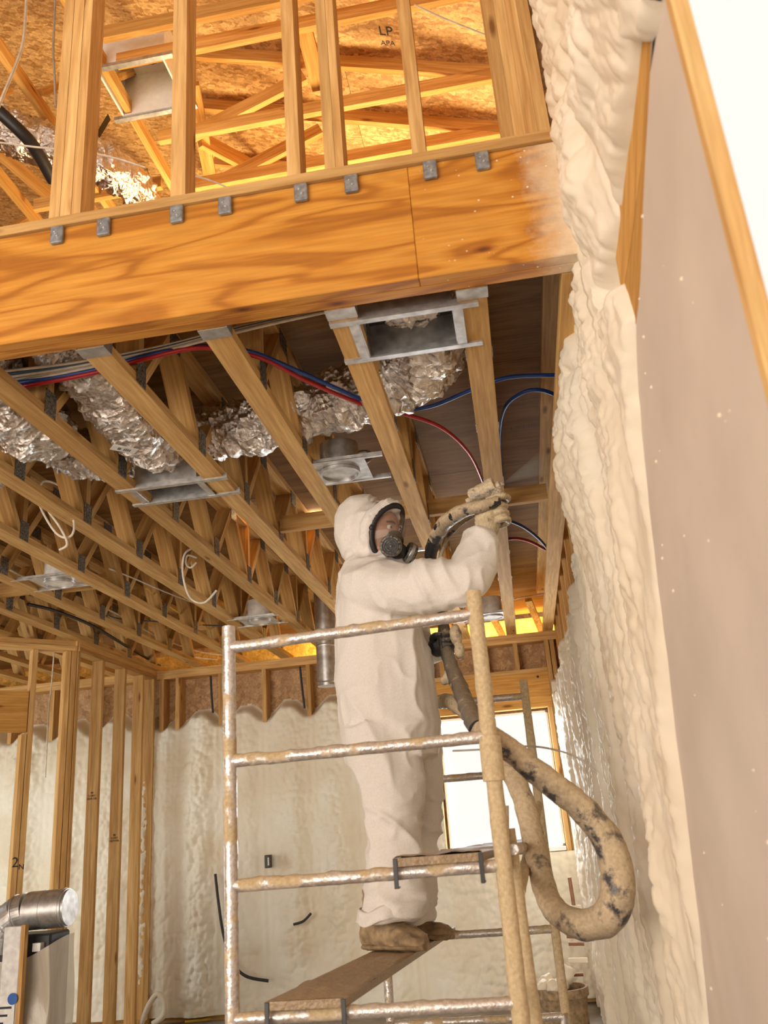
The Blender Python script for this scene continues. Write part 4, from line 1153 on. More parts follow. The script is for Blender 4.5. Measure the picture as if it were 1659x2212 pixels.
# side braces between the two frames
crust_tube('side_rail', (XR + 0.03, YF + 0.02, 1.26), (XKR - 0.02, YK, 1.22), 0.014, 'scaff', sc_, 0.003, 41)
crust_tube('brace_post', at(1090, 1740, Y=2.62), at(1092, 1880, Y=2.62), 0.012, 'scaff', sc_, 0.002, 42)
crust_tube('brace_post', at(1100, 1790, Y=2.66), at(1165, 2260, Y=2.66), 0.0165, 'scaff_full', sc_, 0.004, 43)
crust_tube('brace', at(1163, 1740, Y=3.6), at(1122, 1930, Y=2.75), 0.0165, 'scaff_full', sc_, 0.003, 44)
crust_tube('side_rail', (XR + 0.02, YF, 0.56), (XKR, YK, 0.54), 0.0165, 'scaff', sc_, 0.003, 45)
crust_tube('side_rail', (XL, YF, 0.56), (XKL, YK, 0.54), 0.0165, 'scaff', sc_, 0.003, 46)
for x, y in ((XL, YF), (XR, YF), (XKL, YK), (XKR, YK)):
    cs = lathe('caster', [(0.0, -0.025), (0.055, -0.025), (0.062, -0.01), (0.062, 0.01), (0.055, 0.025), (0.0, 0.025)], 24, 'black', sc_, Matrix.Translation((x, y, 0.062)) @ Matrix.Rotation(math.pi / 2, 4, 'Y'))
    boxo('caster_fork', (x - 0.03, y - 0.02, 0.10), (x + 0.03, y + 0.02, 0.13), 'galv', sc_)


def plank_obj(label, fa, fb, ba, bb, z0, z1, seed, th=0.022):
    """scaffold plank: steel channel deck with crusted top, front edge fa-fb, back edge ba-bb (x values)"""
    t = thing('scaffold_plank', label, 'plank', ((fa + fb) / 2, YF, z0), 'planks on the scaffold')
    nx, ny = 30, 90
    U, V_ = np.meshgrid(np.linspace(0, 1, nx), np.linspace(0, 1, ny), indexing='ij')
    X = (fa + (fb - fa) * U) * (1 - V_) + (ba + (bb - ba) * U) * V_
    Y = (YF - 0.03) + (YK - YF + 0.05) * V_
    Z = z0 + (z1 - z0) * V_ + 0.012 * np.clip(fbm(np.stack([X * 9, Y * 9, X * 0], -1), 4, seed) - 0.42, 0, 1) * 2
    edge_ = np.minimum(U, 1 - U) * 30; Z -= 0.006 * (edge_ < 0.5)
    grid_obj('deck_top', np.stack([X, Y, Z], -1), 'plank', t)
    v = [(fa, YF - 0.03, z0), (fb, YF - 0.03, z0), (bb, YK + 0.02, z1), (ba, YK + 0.02, z1)]
    v = [(x, y, z - 0.001) for x, y, z in v] + [(x, y, z - th) for x, y, z in v]
    mesh_obj('deck_body', v, [(3, 2, 1, 0), (4, 5, 6, 7), (0, 1, 5, 4), (1, 2, 6, 5), (2, 3, 7, 6), (3, 0, 4, 7)], 'plank', t)
    for x in (fa + 0.006, fb - 0.006):
        boxo('hook', (x - 0.006, YF - 0.034, z0 - 0.075), (x + 0.006, YF - 0.028, z0 - 0.002), 'dark_in', t, 0.001)
        boxo('hook', (x - 0.006, YF - 0.034, z0 - 0.077), (x + 0.006, YF + 0.0, z0 - 0.071), 'dark_in', t, 0.001)
    return t


plank_obj('foam crusted plank under the boots of the worker', -0.752, -0.535, -0.565, -0.40, 0.936, 0.905, 3)
plank_obj('foam crusted plank lying higher on the scaffold beside the legs', -0.386, -0.143, -0.22, 0.0, 1.262, 1.24, 8)

# ================================================================== WORKER
def loft(sections, seg=28):
    """sections: (centre, u_vec, v_vec) ellipses -> closed verts, faces"""
    verts, faces = [], []
    for c, u, v in sections:
        for k in range(seg):
            a = 2 * math.pi * k / seg; verts.append(Vector(c) + Vector(u) * math.cos(a) + Vector(v) * math.sin(a))
    n = len(sections)
    for i in range(n - 1):
        for k in range(seg):
            faces.append((i * seg + k, i * seg + (k + 1) % seg, (i + 1) * seg + (k + 1) % seg, (i + 1) * seg + k))
    faces.append(tuple(reversed(range(seg)))); faces.append(tuple(range((n - 1) * seg, n * seg)))
    return verts, faces


def hsec(y, xl, xr, Y, dy):
    """horizontal ellipse filling pixel span xl..xr at row y, half depth dy"""
    a, b_ = at(xl, y, Y=Y), at(xr, y, Y=Y); c = (a + b_) / 2
    return (c, Vector(((b_ - a).length / 2, 0, 0)), Vector((0, dy, 0)))


def merge(name, parts, voxel, mat, parent, smooth_it=6, disp=None):
    V, Fc = [], []
    for v, f in parts:
        o_ = len(V); V += list(v); Fc += [tuple(i + o_ for i in q) for q in f]
    me = bpy.data.meshes.new(name + '_src'); me.from_pydata([tuple(p) for p in V], [], Fc); me.update()
    bm = bmesh.new(); bm.from_mesh(me); bmesh.ops.recalc_face_normals(bm, faces=bm.faces[:]); bm.to_mesh(me); bm.free()
    o = bpy.data.objects.new(name + '_src', me); COL.objects.link(o)
    m = o.modifiers.new('r', 'REMESH'); m.mode = 'VOXEL'; m.voxel_size = voxel
    if smooth_it:
        m = o.modifiers.new('s', 'SMOOTH'); m.iterations = smooth_it; m.factor = 0.5
    dg = bpy.context.evaluated_depsgraph_get()
    out = bpy.data.meshes.new_from_object(o.evaluated_get(dg)); bpy.data.objects.remove(o)
    if disp is not None:
        n = len(out.vertices); co = np.empty(n * 3, np.float32); no = np.empty(n * 3, np.float32)
        out.vertices.foreach_get('co', co); out.vertices.foreach_get('normal', no)
        co = co.reshape(-1, 3).astype(float); no = no.reshape(-1, 3)
        co = co + no * disp(co)[:, None]
        out.vertices.foreach_set('co', co.astype(np.float32).reshape(-1)); out.update()
    out.polygons.foreach_set('use_smooth', [True] * len(out.polygons))
    out.materials.clear(); out.materials.append(MAT[mat]); out.name = name
    return link(bpy.data.objects.new(name, out), parent)


def seg_tube(pts, radii, n=6, seg=16, flat=None):
    path = smooth_path(pts, n)
    R = np.interp(np.linspace(0, len(radii) - 1, len(path)), np.arange(len(radii)), radii)
    return sweep(path, list(R), seg, True)


def ball(c, rx, ry, rz, seg=24, rings=14, rot=None):
    verts, faces = [], []
    for i in range(rings + 1):
        th = math.pi * i / rings
        for k in range(seg):
            a = 2 * math.pi * k / seg
            p = Vector((rx * math.sin(th) * math.cos(a), ry * math.sin(th) * math.sin(a), rz * math.cos(th)))
            if rot is not None: p = rot @ p
            verts.append(Vector(c) + p)
    for i in range(rings):
        for k in range(seg):
            faces.append((i * seg + k, (i + 1) * seg + k, (i + 1) * seg + (k + 1) % seg, i * seg + (k + 1) % seg))
    return verts, faces


YM = 3.55
pr = thing('person', 'worker in white hooded coverall and respirator mask spraying from the scaffold', 'person', tuple(at(880, 2045, Y=3.6)))
torso = loft([hsec(1196, 768, 850, YM, 0.085), hsec(1212, 755, 868, YM, 0.12), hsec(1228, 746, 880, YM, 0.185), hsec(1252, 738, 892, YM, 0.215), hsec(1290, 733, 900, YM, 0.215),
              hsec(1340, 729, 908, YM, 0.205), hsec(1400, 729, 922, YM, 0.20), hsec(1460, 731, 938, YM, 0.205), hsec(1530, 735, 948, YM, 0.215), hsec(1590, 741, 950, YM, 0.21), hsec(1640, 752, 950, YM, 0.19)])
legN = loft([hsec(1570, 742, 890, 3.46, 0.13), hsec(1630, 746, 905, 3.46, 0.125), hsec(1690, 774, 912, 3.455, 0.115), hsec(1740, 790, 910, 3.45, 0.11), hsec(1810, 796, 908, 3.45, 0.105),
             hsec(1880, 795, 910, 3.45, 0.105), hsec(1930, 795, 916, 3.45, 0.105), hsec(1962, 789, 918, 3.45, 0.108), hsec(1976, 782, 908, 3.45, 0.105), hsec(1986, 778, 900, 3.45, 0.098)])
legF = loft([hsec(1570, 800, 950, 3.67, 0.12), hsec(1640, 822, 952, 3.67, 0.12), hsec(1720, 838, 953, 3.68, 0.11), hsec(1800, 846, 948, 3.69, 0.10), hsec(1880, 850, 944, 3.70, 0.10),
             hsec(1940, 850, 940, 3.70, 0.10), hsec(1975, 852, 938, 3.70, 0.10), hsec(1992, 860, 930, 3.70, 0.09)])
sh, el, wrist = at(812, 1272, Y=3.40), at(1000, 1252, Y=3.26), at(1044, 1166, Y=3.32)
armR = seg_tube([at(790, 1262, Y=3.46), sh, at(880, 1272, Y=3.33), at(940, 1262, Y=3.28), el, at(1026, 1210, Y=3.28), wrist], [0.11, 0.115, 0.108, 0.10, 0.092, 0.083, 0.068], 6, 20)
cuff = seg_tube([at(1026, 1205, Y=3.28), at(1040, 1172, Y=3.32), at(1046, 1152, Y=3.33)], [0.078, 0.068, 0.060], 4, 18)
shL, elL, wrL = at(830, 1262, Y=3.72), at(895, 1385, Y=3.80), at(948, 1398, Y=3.66)
armL = seg_tube([at(800, 1255, Y=3.66), shL, at(872, 1320, Y=3.78), elL, at(925, 1402, Y=3.72), wrL], [0.10, 0.105, 0.095, 0.085, 0.07, 0.055], 6, 18)
hc = at(786, 1142, Y=3.55)
px = 0.00187
hood = loft([hsec(1076, 765, 795, 3.55, 0.03), hsec(1082, 750, 815, 3.55, 0.07), hsec(1095, 734, 830, 3.55, 0.105), hsec(1115, 725, 838, 3.55, 0.125), hsec(1140, 724, 838, 3.55, 0.135), hsec(1165, 728, 836, 3.55, 0.135),
             hsec(1185, 736, 838, 3.55, 0.13), hsec(1202, 746, 848, 3.55, 0.125), hsec(1216, 752, 856, 3.55, 0.12)])
collar = loft([hsec(1195, 752, 868, 3.53, 0.125), hsec(1212, 748, 880, 3.53, 0.135), hsec(1226, 750, 888, 3.53, 0.14)])


# head inside the hood, face turned to the right and a little to the camera
fd = Vector((0.80, -0.50, -0.30)).normalized()
up_ = Vector((0.0, 0.0, 1.0)); up_ = (up_ - fd * up_.dot(fd)); up_ = (up_ + Vector((0.10, 0, 0))).normalized(); up_ = (up_ - fd * up_.dot(fd)).normalized()
sd_ = up_.cross(fd).normalized()
hc = at(822, 1150, Y=3.46)
HM = Matrix(((sd_.x, fd.x, up_.x, hc.x), (sd_.y, fd.y, up_.y, hc.y), (sd_.z, fd.z, up_.z, hc.z), (0, 0, 0, 1)))   # local: x side, y forward, z up


def hp(x, y, z): return HM @ Vector((x, y, z))


brim = []
for k in range(25):
    a = 2 * math.pi * k / 24
    brim.append(hp(0.092 * math.sin(a), 0.030 - 0.030 * math.sin(a) ** 2 + 0.012 * math.cos(a), 0.122 * math.cos(a)))
brim = sweep(brim, 0.026, 12, False)
hoodfill = ball(hp(0, -0.045, 0.0), 0.108, 0.085, 0.135, rot=HM.to_3x3())


def fold(co, fx, fy, fz, seed, sharp=2.5):
    """sharp-crested folds: ridged noise, warped, stretched by the given frequencies"""
    w = vnoise(co * 5.0 + 9, seed + 50)
    q = np.stack([co[:, 0] * fx + 1.3 * w, co[:, 1] * fy + w, co[:, 2] * fz + 1.1 * w], -1)
    return (1 - np.abs(vnoise(q, seed) - 0.5) * 2) ** sharp


def suit_disp(co):
    x, y, z = co[:, 0], co[:, 1], co[:, 2]
    d = 0.020 * (fbm(np.stack([x * 7, y * 7, z * 4], -1), 3, 71) - 0.45)
    xa = at(900, 1270, Y=3.4).x
    arm = smst(xa - 0.06, xa + 0.04, x) * smst(1.95, 2.05, z)
    hoodm = smst(2.46, 2.53, z) * (1 - arm)
    leg = smst(1.62, 1.35, z)
    tor = np.clip(1 - arm - hoodm - leg, 0, 1)
    # trunk: long falling folds, leaning a little
    d += tor * (0.020 * (fold(co + np.stack([z * 0.25, z * 0, z * 0], -1), 7, 7, 2.2, 81, 3.0) - 0.3) + 0.008 * (fold(co, 16, 16, 7, 82) - 0.3))
    # sleeve: rings of creases across the arm
    d += arm * (0.022 * (fold(co + np.stack([z * 0.5, z * 0, z * 0], -1), 17, 4, 4, 83, 2.6) - 0.35) + 0.008 * (fold(co, 26, 12, 16, 84) - 0.3))
    # trousers: sagging cross folds
    d += leg * (0.022 * (fold(co + np.stack([x * 0, y * 0, x * 0.7], -1), 5, 5, 11, 85, 2.8) - 0.33) + 0.010 * (fold(co, 12, 12, 26, 86) - 0.3))
    # hood: gathers radiating from the face
    d += hoodm * (0.012 * (fold(co, 12, 10, 14, 87, 2.2) - 0.35) + 0.004 * np.sin(38 * np.arctan2(z - hc0.z, x - hc0.x)) * smst(hc0.x - 0.02, hc0.x + 0.05, x))
    d += 0.007 * np.sin(z * 160 + 7 * vnoise(np.stack([x * 8, y * 8, z * 3], -1), 75)) * smst(1.10, 0.99, z)
    # drawn-in waist of the hood at the neck
    d -= 0.014 * np.exp(-((z - zneck) / 0.022) ** 2) * (1 - arm)
    return d


hc0 = at(800, 1145, Y=3.5); zneck = at(790, 1204, Y=3.5).z
body = merge('body', [torso, legN, legF, armR, cuff, armL, hood, collar, brim, hoodfill], 0.0075, 'suit', pr, 6, suit_disp)
tag(body, 'baggy off-white hooded coverall')
# flared trouser cuffs
for (yy, xl_, xr_, Y_, dd, sd) in ((1962, 776, 905, 3.45, 0.11, 1), (1970, 858, 938, 3.70, 0.10, 2)):
    secs = []
    for k in range(7):
        f_ = k / 6; g = 1.0 + 0.16 * f_
        c_, u_, v_ = hsec(yy + 30 * f_ - 8, xl_ - 4 * f_, xr_ + 3 * f_, Y_, dd * g); secs.append((c_, u_, v_))
    verts, faces = loft(secs, 60); faces = faces[:-2]
    V = np.array([tuple(p) for p in verts]); n_ = fbm(V * 16, 3, 80 + sd) - 0.45
    cx_ = V.mean(0); dvec = V - cx_; dvec[:, 2] = 0; dvec /= np.linalg.norm(dvec, axis=1, keepdims=True)
    V = V + dvec * (n_ * 0.05)[:, None]; V[:, 2] += (vnoise(V * 11, 90 + sd) - 0.5) * 0.04
    o = mesh_obj('trouser_cuff', V, faces, 'suit', pr, True)
    sm = o.modifiers.new('thick', 'SOLIDIFY'); sm.thickness = 0.003

# boots
def boot(name, heel, toe, w, hgt, up=Vector((0, 0, 1))):
    d = (toe - heel); L = d.length; d.normalize(); s = up.cross(d).normalized(); secs = []
    for t_, ww, h0, h1 in ((-0.06, 0.55, 0.0, 0.55), (0.0, 0.85, 0.0, 0.95), (0.18, 0.92, 0.0, 1.0), (0.38, 0.92, 0.0, 0.88), (0.58, 1.0, 0.0, 0.66), (0.76, 1.05, 0.0, 0.54), (0.9, 0.92, 0.0, 0.46), (1.0, 0.6, 0.02, 0.34), (1.04, 0.25, 0.06, 0.22)):
        c_ = heel + d * (L * t_) + up * (hgt * (h0 + h1) / 2); secs.append((c_, s * (w / 2 * ww), up * (hgt * (h1 - h0) / 2)))
    v1 = loft(secs, 24)
    sole = []
    for t_, ww in ((-0.05, 0.5), (0.0, 0.85), (0.2, 0.95), (0.45, 0.85), (0.7, 1.08), (0.88, 0.98), (1.0, 0.66), (1.05, 0.3)):
        c_ = heel + d * (L * t_) + up * 0.014; sole.append((c_, s * (w / 2 * ww * 1.04), up * 0.014))
    shaft_c = heel + d * (L * 0.2)
    sh_ = loft([(shaft_c + up * (hgt * 0.5), d * (L * 0.24), s * (w * 0.46)), (shaft_c + up * (hgt * 1.1), d * (L * 0.22), s * (w * 0.46)), (shaft_c + up * (hgt * 1.5), d * (L * 0.22), s * (w * 0.46))], 20)
    b_ = merge(name, [v1, sh_], 0.006, 'boot', pr, 4, lambda co: 0.008 * (fbm(co * 22, 3, 5) - 0.45) + 0.006 * (1 - np.abs(vnoise(co * np.array([20., 20., 45.]), 6) - 0.5) * 2) ** 3)
    v2, f2 = loft(sole, 20); mesh_obj('sole', v2, f2, 'boot', b_, False)
    return b_


zp = lambda Y: 0.936 - 0.036 * (Y - 2.5) / 1.7 + 0.006
h1 = at(800, 2028, Y=3.50); h1.z = zp(3.5); t1 = at(915, 2058, Y=3.36); t1.z = zp(3.36)
boot('boot', h1, t1, 0.12, 0.14)
h2 = at(880, 2030, Y=3.76); h2.z = zp(3.76); t2 = at(975, 2022, Y=3.70); t2.z = zp(3.7)
boot('boot', h2, t2, 0.10, 0.10)

R3 = HM.to_3x3()
head_parts = [ball(hp(0, 0, 0.0), 0.073, 0.088, 0.105, rot=R3), ball(hp(0, 0.03, -0.06), 0.055, 0.06, 0.055, rot=R3),
              seg_tube([hp(0, 0.075, 0.02), hp(0, 0.098, -0.015), hp(0, 0.108, -0.03)], [0.010, 0.014, 0.013], 4, 10)]
head = merge('head', head_parts, 0.005, 'skin', pr, 4)
for s in (-1, 1):
    v, f = ball(hp(s * 0.03, 0.074, 0.018), 0.013, 0.010, 0.011, 14, 8, R3); mesh_obj('eye', v, f, 'paper', head, True)
    v, f = ball(hp(s * 0.03, 0.082, 0.018), 0.006, 0.004, 0.006, 10, 6, R3); mesh_obj('pupil', v, f, 'black', head, True)
    v, f = seg_tube([hp(s * 0.05, 0.068, 0.036), hp(s * 0.03, 0.082, 0.042), hp(s * 0.012, 0.085, 0.038)], [0.003, 0.0045, 0.003], 4, 8); mesh_obj('eyebrow', v, f, 'black', head, True)
# mask
msk = bpy.data.objects.new('respirator_mask', None); msk.matrix_basis = Matrix.Translation(hp(0, 0.1, 0)); link(msk, pr)
rim = []
NR = 40
for k in range(NR + 1):
    a = 2 * math.pi * k / NR
    rim.append(hp(1.06 * 0.082 * math.sin(a) * (1.0 - 0.10 * max(0, -math.cos(a))), 0.058 - 0.030 * math.sin(a) ** 2 + 0.012 * math.cos(a), 1.06 * 0.112 * math.cos(a)))
v, f = sweep(rim, 0.0125, 10, False); mesh_obj('rim_seal', v, f, 'black', msk, True)
for s in (-1, 1):
    v, f = ball(hp(s * 0.088, 0.028, 0.0), 0.014, 0.014, 0.018, 12, 8, R3); mesh_obj('strap_buckle', v, f, 'black', msk, True)
# visor: bulged shell inside the rim
vv = []; ff = []
nr, na = 9, 40
for i in range(nr + 1):
    q_ = i / nr
    for k in range(na):
        a = 2 * math.pi * k / na
        rr = q_
        vv.append(hp(0.078 * rr * math.sin(a), (0.058 - 0.030 * math.sin(a) ** 2 * rr * rr + 0.012 * math.cos(a) * rr) + 0.070 * (1 - rr ** 2.4), 0.108 * rr * math.cos(a)))
for i in range(nr):
    for k in range(na): ff.append((i * na + k, i * na + (k + 1) % na, (i + 1) * na + (k + 1) % na, (i + 1) * na + k))
mesh_obj('visor', vv, ff, 'lens', msk, True)
v, f = loft([(hp(0, 0.075, -0.028), sd_ * 0.040, up_ * 0.042), (hp(0, 0.105, -0.03), sd_ * 0.036, up_ * 0.038), (hp(0, 0.122, -0.034), sd_ * 0.022, up_ * 0.022)], 20)
mesh_obj('nose_cup', v, f, 'black', msk, True)
# lower housing and two filters on the cheeks
v, f = loft([(hp(0, 0.075, -0.080), sd_ * 0.058, up_ * 0.030), (hp(0, 0.115, -0.078), sd_ * 0.050, up_ * 0.034), (hp(0, 0.142, -0.074), sd_ * 0.034, up_ * 0.028), (hp(0, 0.15, -0.073), sd_ * 0.02, up_ * 0.018)], 20)
mesh_obj('valve_housing', v, f, 'black', msk, True)
for s in (1, -1):
    ax_ = (fd * 0.55 + sd_ * (0.80 * s) - up_ * 0.22).normalized()
    c_ = hp(s * 0.048, 0.122, -0.066)
    FM = frame_mtx(c_, ax_.orthogonal(), ax_.cross(ax_.orthogonal()))
    FM = Matrix.Translation(c_) @ ax_.to_track_quat('Z', 'Y').to_matrix().to_4x4()
    fl = lathe('filter', [(0.0, 0.0), (0.042, 0.0), (0.045, 0.004), (0.045, 0.032), (0.041, 0.036), (0.0, 0.036)], 36, 'plate', msk, FM)
    for rr in (0.034, 0.025, 0.016, 0.008):
        lathe('filter_ring', [(rr - 0.0045, 0.0362), (rr - 0.003, 0.040), (rr + 0.001, 0.040), (rr + 0.002, 0.0362)], 36, 'black', fl, FM, caps=False)
    lathe('filter_band', [(0.0455, 0.010), (0.0465, 0.012), (0.0465, 0.024), (0.0455, 0.026)], 36, 'galv', fl, FM, caps=False)

# ---- spray gun, held in the right hand
g0, g1 = at(1018, 1080, Y=3.34), at(1090, 1048, Y=3.30)
gx = (g1 - g0).normalized(); gy = Vector((0, 1, 0)); gy = (gy - gx * gy.dot(gx)).normalized(); gz = gx.cross(gy)
if gz.z < 0: gz = -gz; gy = -gy
GL = (g1 - g0).length
gun = thing('spray_gun', 'foam caked spray gun aimed at the right wall', 'spray gun', tuple(g0))


def gp(a, b_, c_): return g0 + gx * a + gy * b_ + gz * c_


def caked(name, parts, mat, parent, vox=0.004, amp=0.006, seed=0):
    return merge(name, parts, vox, mat, parent, 2, lambda co: amp * (fbm(co * 60, 3, seed) - 0.45) * 2)


cyl = lambda a, b_, r, seg=18: sweep([a, b_], r, seg, True)
caked('gun_body', [cyl(gp(0.0, 0, 0.012), gp(0.085, 0, 0.012), 0.035), cyl(gp(0.08, 0, 0.012), gp(0.115, 0, 0.014), 0.038)], 'gun', gun, seed=1)
caked('rear_cap', [cyl(gp(-0.022, 0, -0.002), gp(0.0, 0, -0.002), 0.015)], 'gun', gun, seed=2)
caked('nozzle', [cyl(gp(0.112, 0, 0.004), gp(0.135, 0, 0.006), 0.020), cyl(gp(0.13, 0, 0.010), gp(0.15, 0, 0.010), 0.009)], 'gun', gun, seed=3)
caked('side_block', [cyl(gp(0.095, -0.015, -0.04), gp(0.125, -0.015, -0.012), 0.018), cyl(gp(0.11, 0.02, -0.035), gp(0.128, 0.02, -0.01), 0.016)], 'gun', gun, seed=4)
HA, HB = gp(0.078, 0, -0.02), gp(0.066, 0, -0.15)
caked('handle', [seg_tube([HA, HA.lerp(HB, 0.5), HB], [0.018, 0.017, 0.018], 4, 14)], 'gun', gun, seed=5)
caked('trigger', [seg_tube([gp(0.098, 0, -0.03), gp(0.094, 0, -0.055), gp(0.100, 0, -0.075)], [0.005, 0.005, 0.004], 4, 8)], 'gun', gun, 0.003, 0.002, 6)

# right glove around the handle
hx = gx; hz = (HA - HB).normalized(); hy = hz.cross(hx).normalized()   # hy points away from or to the camera
if hy.y > 0: hy = -hy                                                   # hy: towards the camera


def gl(a, b_, c_):                                                      # a forward, b to camera, c along the handle from its top
    return HA + hx * (a * 1.3) + hy * (b_ * 1.25) - hz * (c_ * 1.3)


wr_ = at(1046, 1160, Y=3.33)
palm = seg_tube([wr_, gl(-0.030, 0.016, 0.095), gl(-0.020, 0.028, 0.065), gl(-0.006, 0.030, 0.035)], [0.044, 0.050, 0.048, 0.032], 5, 18)
palm2 = seg_tube([gl(-0.034, 0.0, 0.09), gl(-0.030, 0.0, 0.05), gl(-0.028, 0.002, 0.02)], [0.030, 0.030, 0.020], 4, 14)
fing = []
for k, (c_, ln) in enumerate(((0.022, 0.95), (0.045, 1.05), (0.068, 1.0), (0.090, 0.85))):
    ext = 0.016 if k == 0 else 0.0
    fing.append(seg_tube([gl(-0.004, 0.034, c_), gl(0.022 + ext, 0.036 * ln, c_ + 0.002), gl(0.036 + ext, 0.016, c_ + 0.004), gl(0.034 + ext, -0.012, c_ + 0.005), gl(0.012, -0.030 * ln, c_ + 0.005), gl(-0.008, -0.028 * ln, c_ + 0.004)],
                         [0.0155, 0.015, 0.0145, 0.0135, 0.013, 0.011], 5, 12))
thumb = seg_tube([gl(-0.036, 0.006, 0.075), gl(-0.034, -0.022, 0.045), gl(-0.014, -0.034, 0.022), gl(0.012, -0.036, 0.012)], [0.016, 0.015, 0.013, 0.010], 5, 12)
hd = merge('gloved_hand', [palm, palm2, thumb] + fing, 0.0035, 'glove', pr, 2, lambda co: 0.003 * (fbm(co * 55, 3, 9) - 0.45) + 0.0012 * np.sin(co[:, 0] * 1100 + co[:, 2] * 300))
tag(hd, 'tan foam caked knit glove gripping the gun')
# left glove, dark, around the hose at the waist
lc = at(958, 1392, Y=3.60)


def lg(a, b_, c_): return lc + Vector((a, b_, c_))


palmL = seg_tube([wrL, lg(-0.035, 0.05, 0.0), lg(-0.02, 0.045, 0.0), lg(0.0, 0.042, 0.0)], [0.040, 0.042, 0.042, 0.034], 5, 16)
fingL = []
for k, (dz, ln) in enumerate(((0.034, 0.95), (0.012, 1.05), (-0.011, 1.0), (-0.032, 0.85))):
    fingL.append(seg_tube([lg(-0.012, 0.045, dz), lg(0.022, 0.046, dz), lg(0.040 * ln, 0.022, dz), lg(0.040 * ln, -0.012, dz - 0.002), lg(0.018, -0.034, dz - 0.003), lg(-0.004, -0.038, dz - 0.003)], [0.013, 0.0125, 0.012, 0.0115, 0.011, 0.009], 5, 12))
thL = seg_tube([lg(-0.045, 0.03, 0.018), lg(-0.042, -0.004, 0.032), lg(-0.024, -0.034, 0.036), lg(0.0, -0.045, 0.034)], [0.016, 0.015, 0.013, 0.010], 5, 12)
hl = merge('gloved_hand', [palmL, thL] + fingL, 0.0035, 'hose_dark', pr, 2)
tag(hl, 'dark smeared glove holding the hose')

# ---- hose: from the gun over the arm, down past the waist, over the rail, in a hanging loop
def hose(name, label, pts, radii, mat, parent=None, amp=0.004, seed=0):
    path = smooth_path(pts, 14); seg = 20
    R = np.interp(np.linspace(0, len(radii) - 1, len(path)), np.arange(len(radii)), radii)
    v, f = sweep(path, list(R), seg, True)
    V = np.array([tuple(p) for p in v]); C = np.repeat(np.array([tuple(p) for p in path]), seg, 0); d = V - C; d /= np.maximum(np.linalg.norm(d, axis=1, keepdims=True), 1e-6)
    V = V + d * (amp * 3 * (fbm(V * 28, 4, seed) - 0.45))[:, None]
    o = mesh_obj(name, V, f, mat, parent, True)
    if label: tag(o, label, 'hose')
    return o


ho = thing('spray_hose', 'foam caked hose looping from the gun down past the scaffold', 'hose', tuple(lc))
hose('hose_length', None, [at(1078, 1082, Y=3.26), at(1040, 1095, Y=3.24), at(1000, 1105, Y=3.27), at(960, 1132, Y=3.36), at(938, 1168, Y=3.46), at(930, 1208, Y=3.55), at(938, 1270, Y=3.66), at(955, 1330, Y=3.66), at(962, 1392, Y=3.60), at(975, 1440, Y=3.5), at(995, 1490, Y=3.3), at(1018, 1545, Y=2.95), at(1036, 1578, Y=2.68)],
     [0.018, 0.022, 0.026, 0.028, 0.028, 0.026, 0.024, 0.024, 0.027, 0.029, 0.031, 0.032, 0.032], 'hose_dark', ho, 0.004, 1)
tag(ho.children[0], 'upper hose smeared black and tan')
hose('hose_sleeve', None, [at(1076, 1081, Y=3.26), at(1040, 1094, Y=3.24), at(1000, 1104, Y=3.27), at(960, 1131, Y=3.36), at(940, 1164, Y=3.45)], [0.020, 0.025, 0.029, 0.032, 0.030], 'hose', ho, 0.003, 2)
hose('thin_line', None, [at(1050, 1098, Y=3.36), at(1010, 1120, Y=3.40), at(975, 1150, Y=3.46), at(955, 1190, Y=3.52), at(948, 1240, Y=3.6)], [0.011] * 3, 'hose', ho, 0.003, 3)
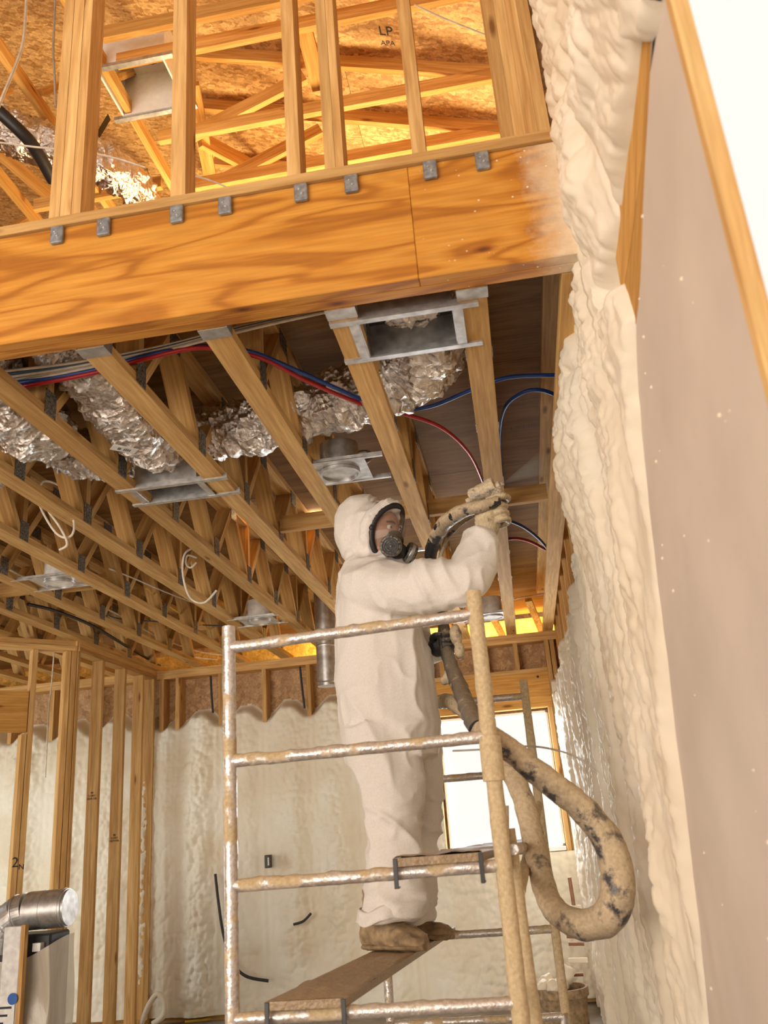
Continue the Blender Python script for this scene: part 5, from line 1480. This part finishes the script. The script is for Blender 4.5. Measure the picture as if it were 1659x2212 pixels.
hose('hose_loop', None, [at(1036, 1578, Y=2.66), at(1075, 1600, Y=2.60), at(1120, 1635, Y=2.62), at(1180, 1685, Y=2.66), at(1240, 1730, Y=2.70), at(1295, 1790, Y=2.72), at(1326, 1850, Y=2.72), at(1335, 1925, Y=2.72), at(1313, 1980, Y=2.74), at(1265, 1998, Y=2.78), at(1212, 1978, Y=2.84), at(1180, 1930, Y=2.90),
                         at(1160, 1850, Y=2.95), at(1140, 1760, Y=3.0), at(1115, 1690, Y=3.05), at(1085, 1640, Y=3.1), at(1030, 1560, Y=3.3), at(990, 1525, Y=3.5), at(955, 1515, Y=3.8), at(915, 1540, Y=4.0), at(890, 1640, Y=4.05)],
     [0.030, 0.033, 0.035, 0.037, 0.039, 0.042, 0.046, 0.048, 0.046, 0.042, 0.038, 0.037, 0.037, 0.036, 0.036, 0.035, 0.034, 0.032, 0.03, 0.03, 0.028], 'hose', ho, 0.004, 4)
hf = merge('hose_fitting', [ball(at(985, 1372, Y=3.56), 0.026, 0.026, 0.05), ball(at(992, 1405, Y=3.55), 0.022, 0.022, 0.035), ball(at(972, 1462, Y=3.5), 0.024, 0.02, 0.034), ball(at(960, 1470, Y=3.5), 0.02, 0.02, 0.02)], 0.005, 'hose', ho, 2, lambda co: 0.012 * (fbm(co * 40, 3, 4) - 0.45))
cable('thin bent wire sticking out beside the hose loop', [(978, 1622, 2.9), (1060, 1618, 2.85), (1140, 1612, 2.8), (1200, 1620, 2.78), (1250, 1638, 2.76), (1288, 1668, 2.75)], 'cable_grey', 0.003, name='bent_wire', cat='wire')

# ---- mist leaving the nozzle
mm_, nt, bs = new_mat('spray_mist')
nt.nodes.remove(bs)
vol = nt.nodes.new('ShaderNodeVolumeScatter'); vol.inputs['Density'].default_value = 6.0; vol.inputs['Color'].default_value = (1, 0.80, 0.55, 1)
n0 = gp(0.152, 0, 0.010); md = (at(1192, 992, Y=3.45) - n0)
ge = nt.nodes.new('ShaderNodeNewGeometry')
vd = nt.nodes.new('ShaderNodeVectorMath'); vd.operation = 'DISTANCE'; vd.inputs[1].default_value = n0
nt.links.new(ge.outputs['Position'], vd.inputs[0])
mr = N(nt, 'ShaderNodeMapRange', i_1=0.0, i_2=md.length * 0.95, i_3=12.0, i_4=0.0); nt.links.new(vd.outputs['Value'], mr.inputs[0])
nt.links.new(mr.outputs[0], vol.inputs['Density'])
nt.links.new(vol.outputs[0], nt.nodes['Material Output'].inputs['Volume'])
v, f = sweep([n0, n0 + md * 0.5, n0 + md * 0.97], [0.004, 0.032, 0.06], 16, True)
o = mesh_obj('spray_mist', v, f, mm_, None, True); tag(o, 'faint cone of mist leaving the spray gun nozzle', 'mist', None, 'stuff')
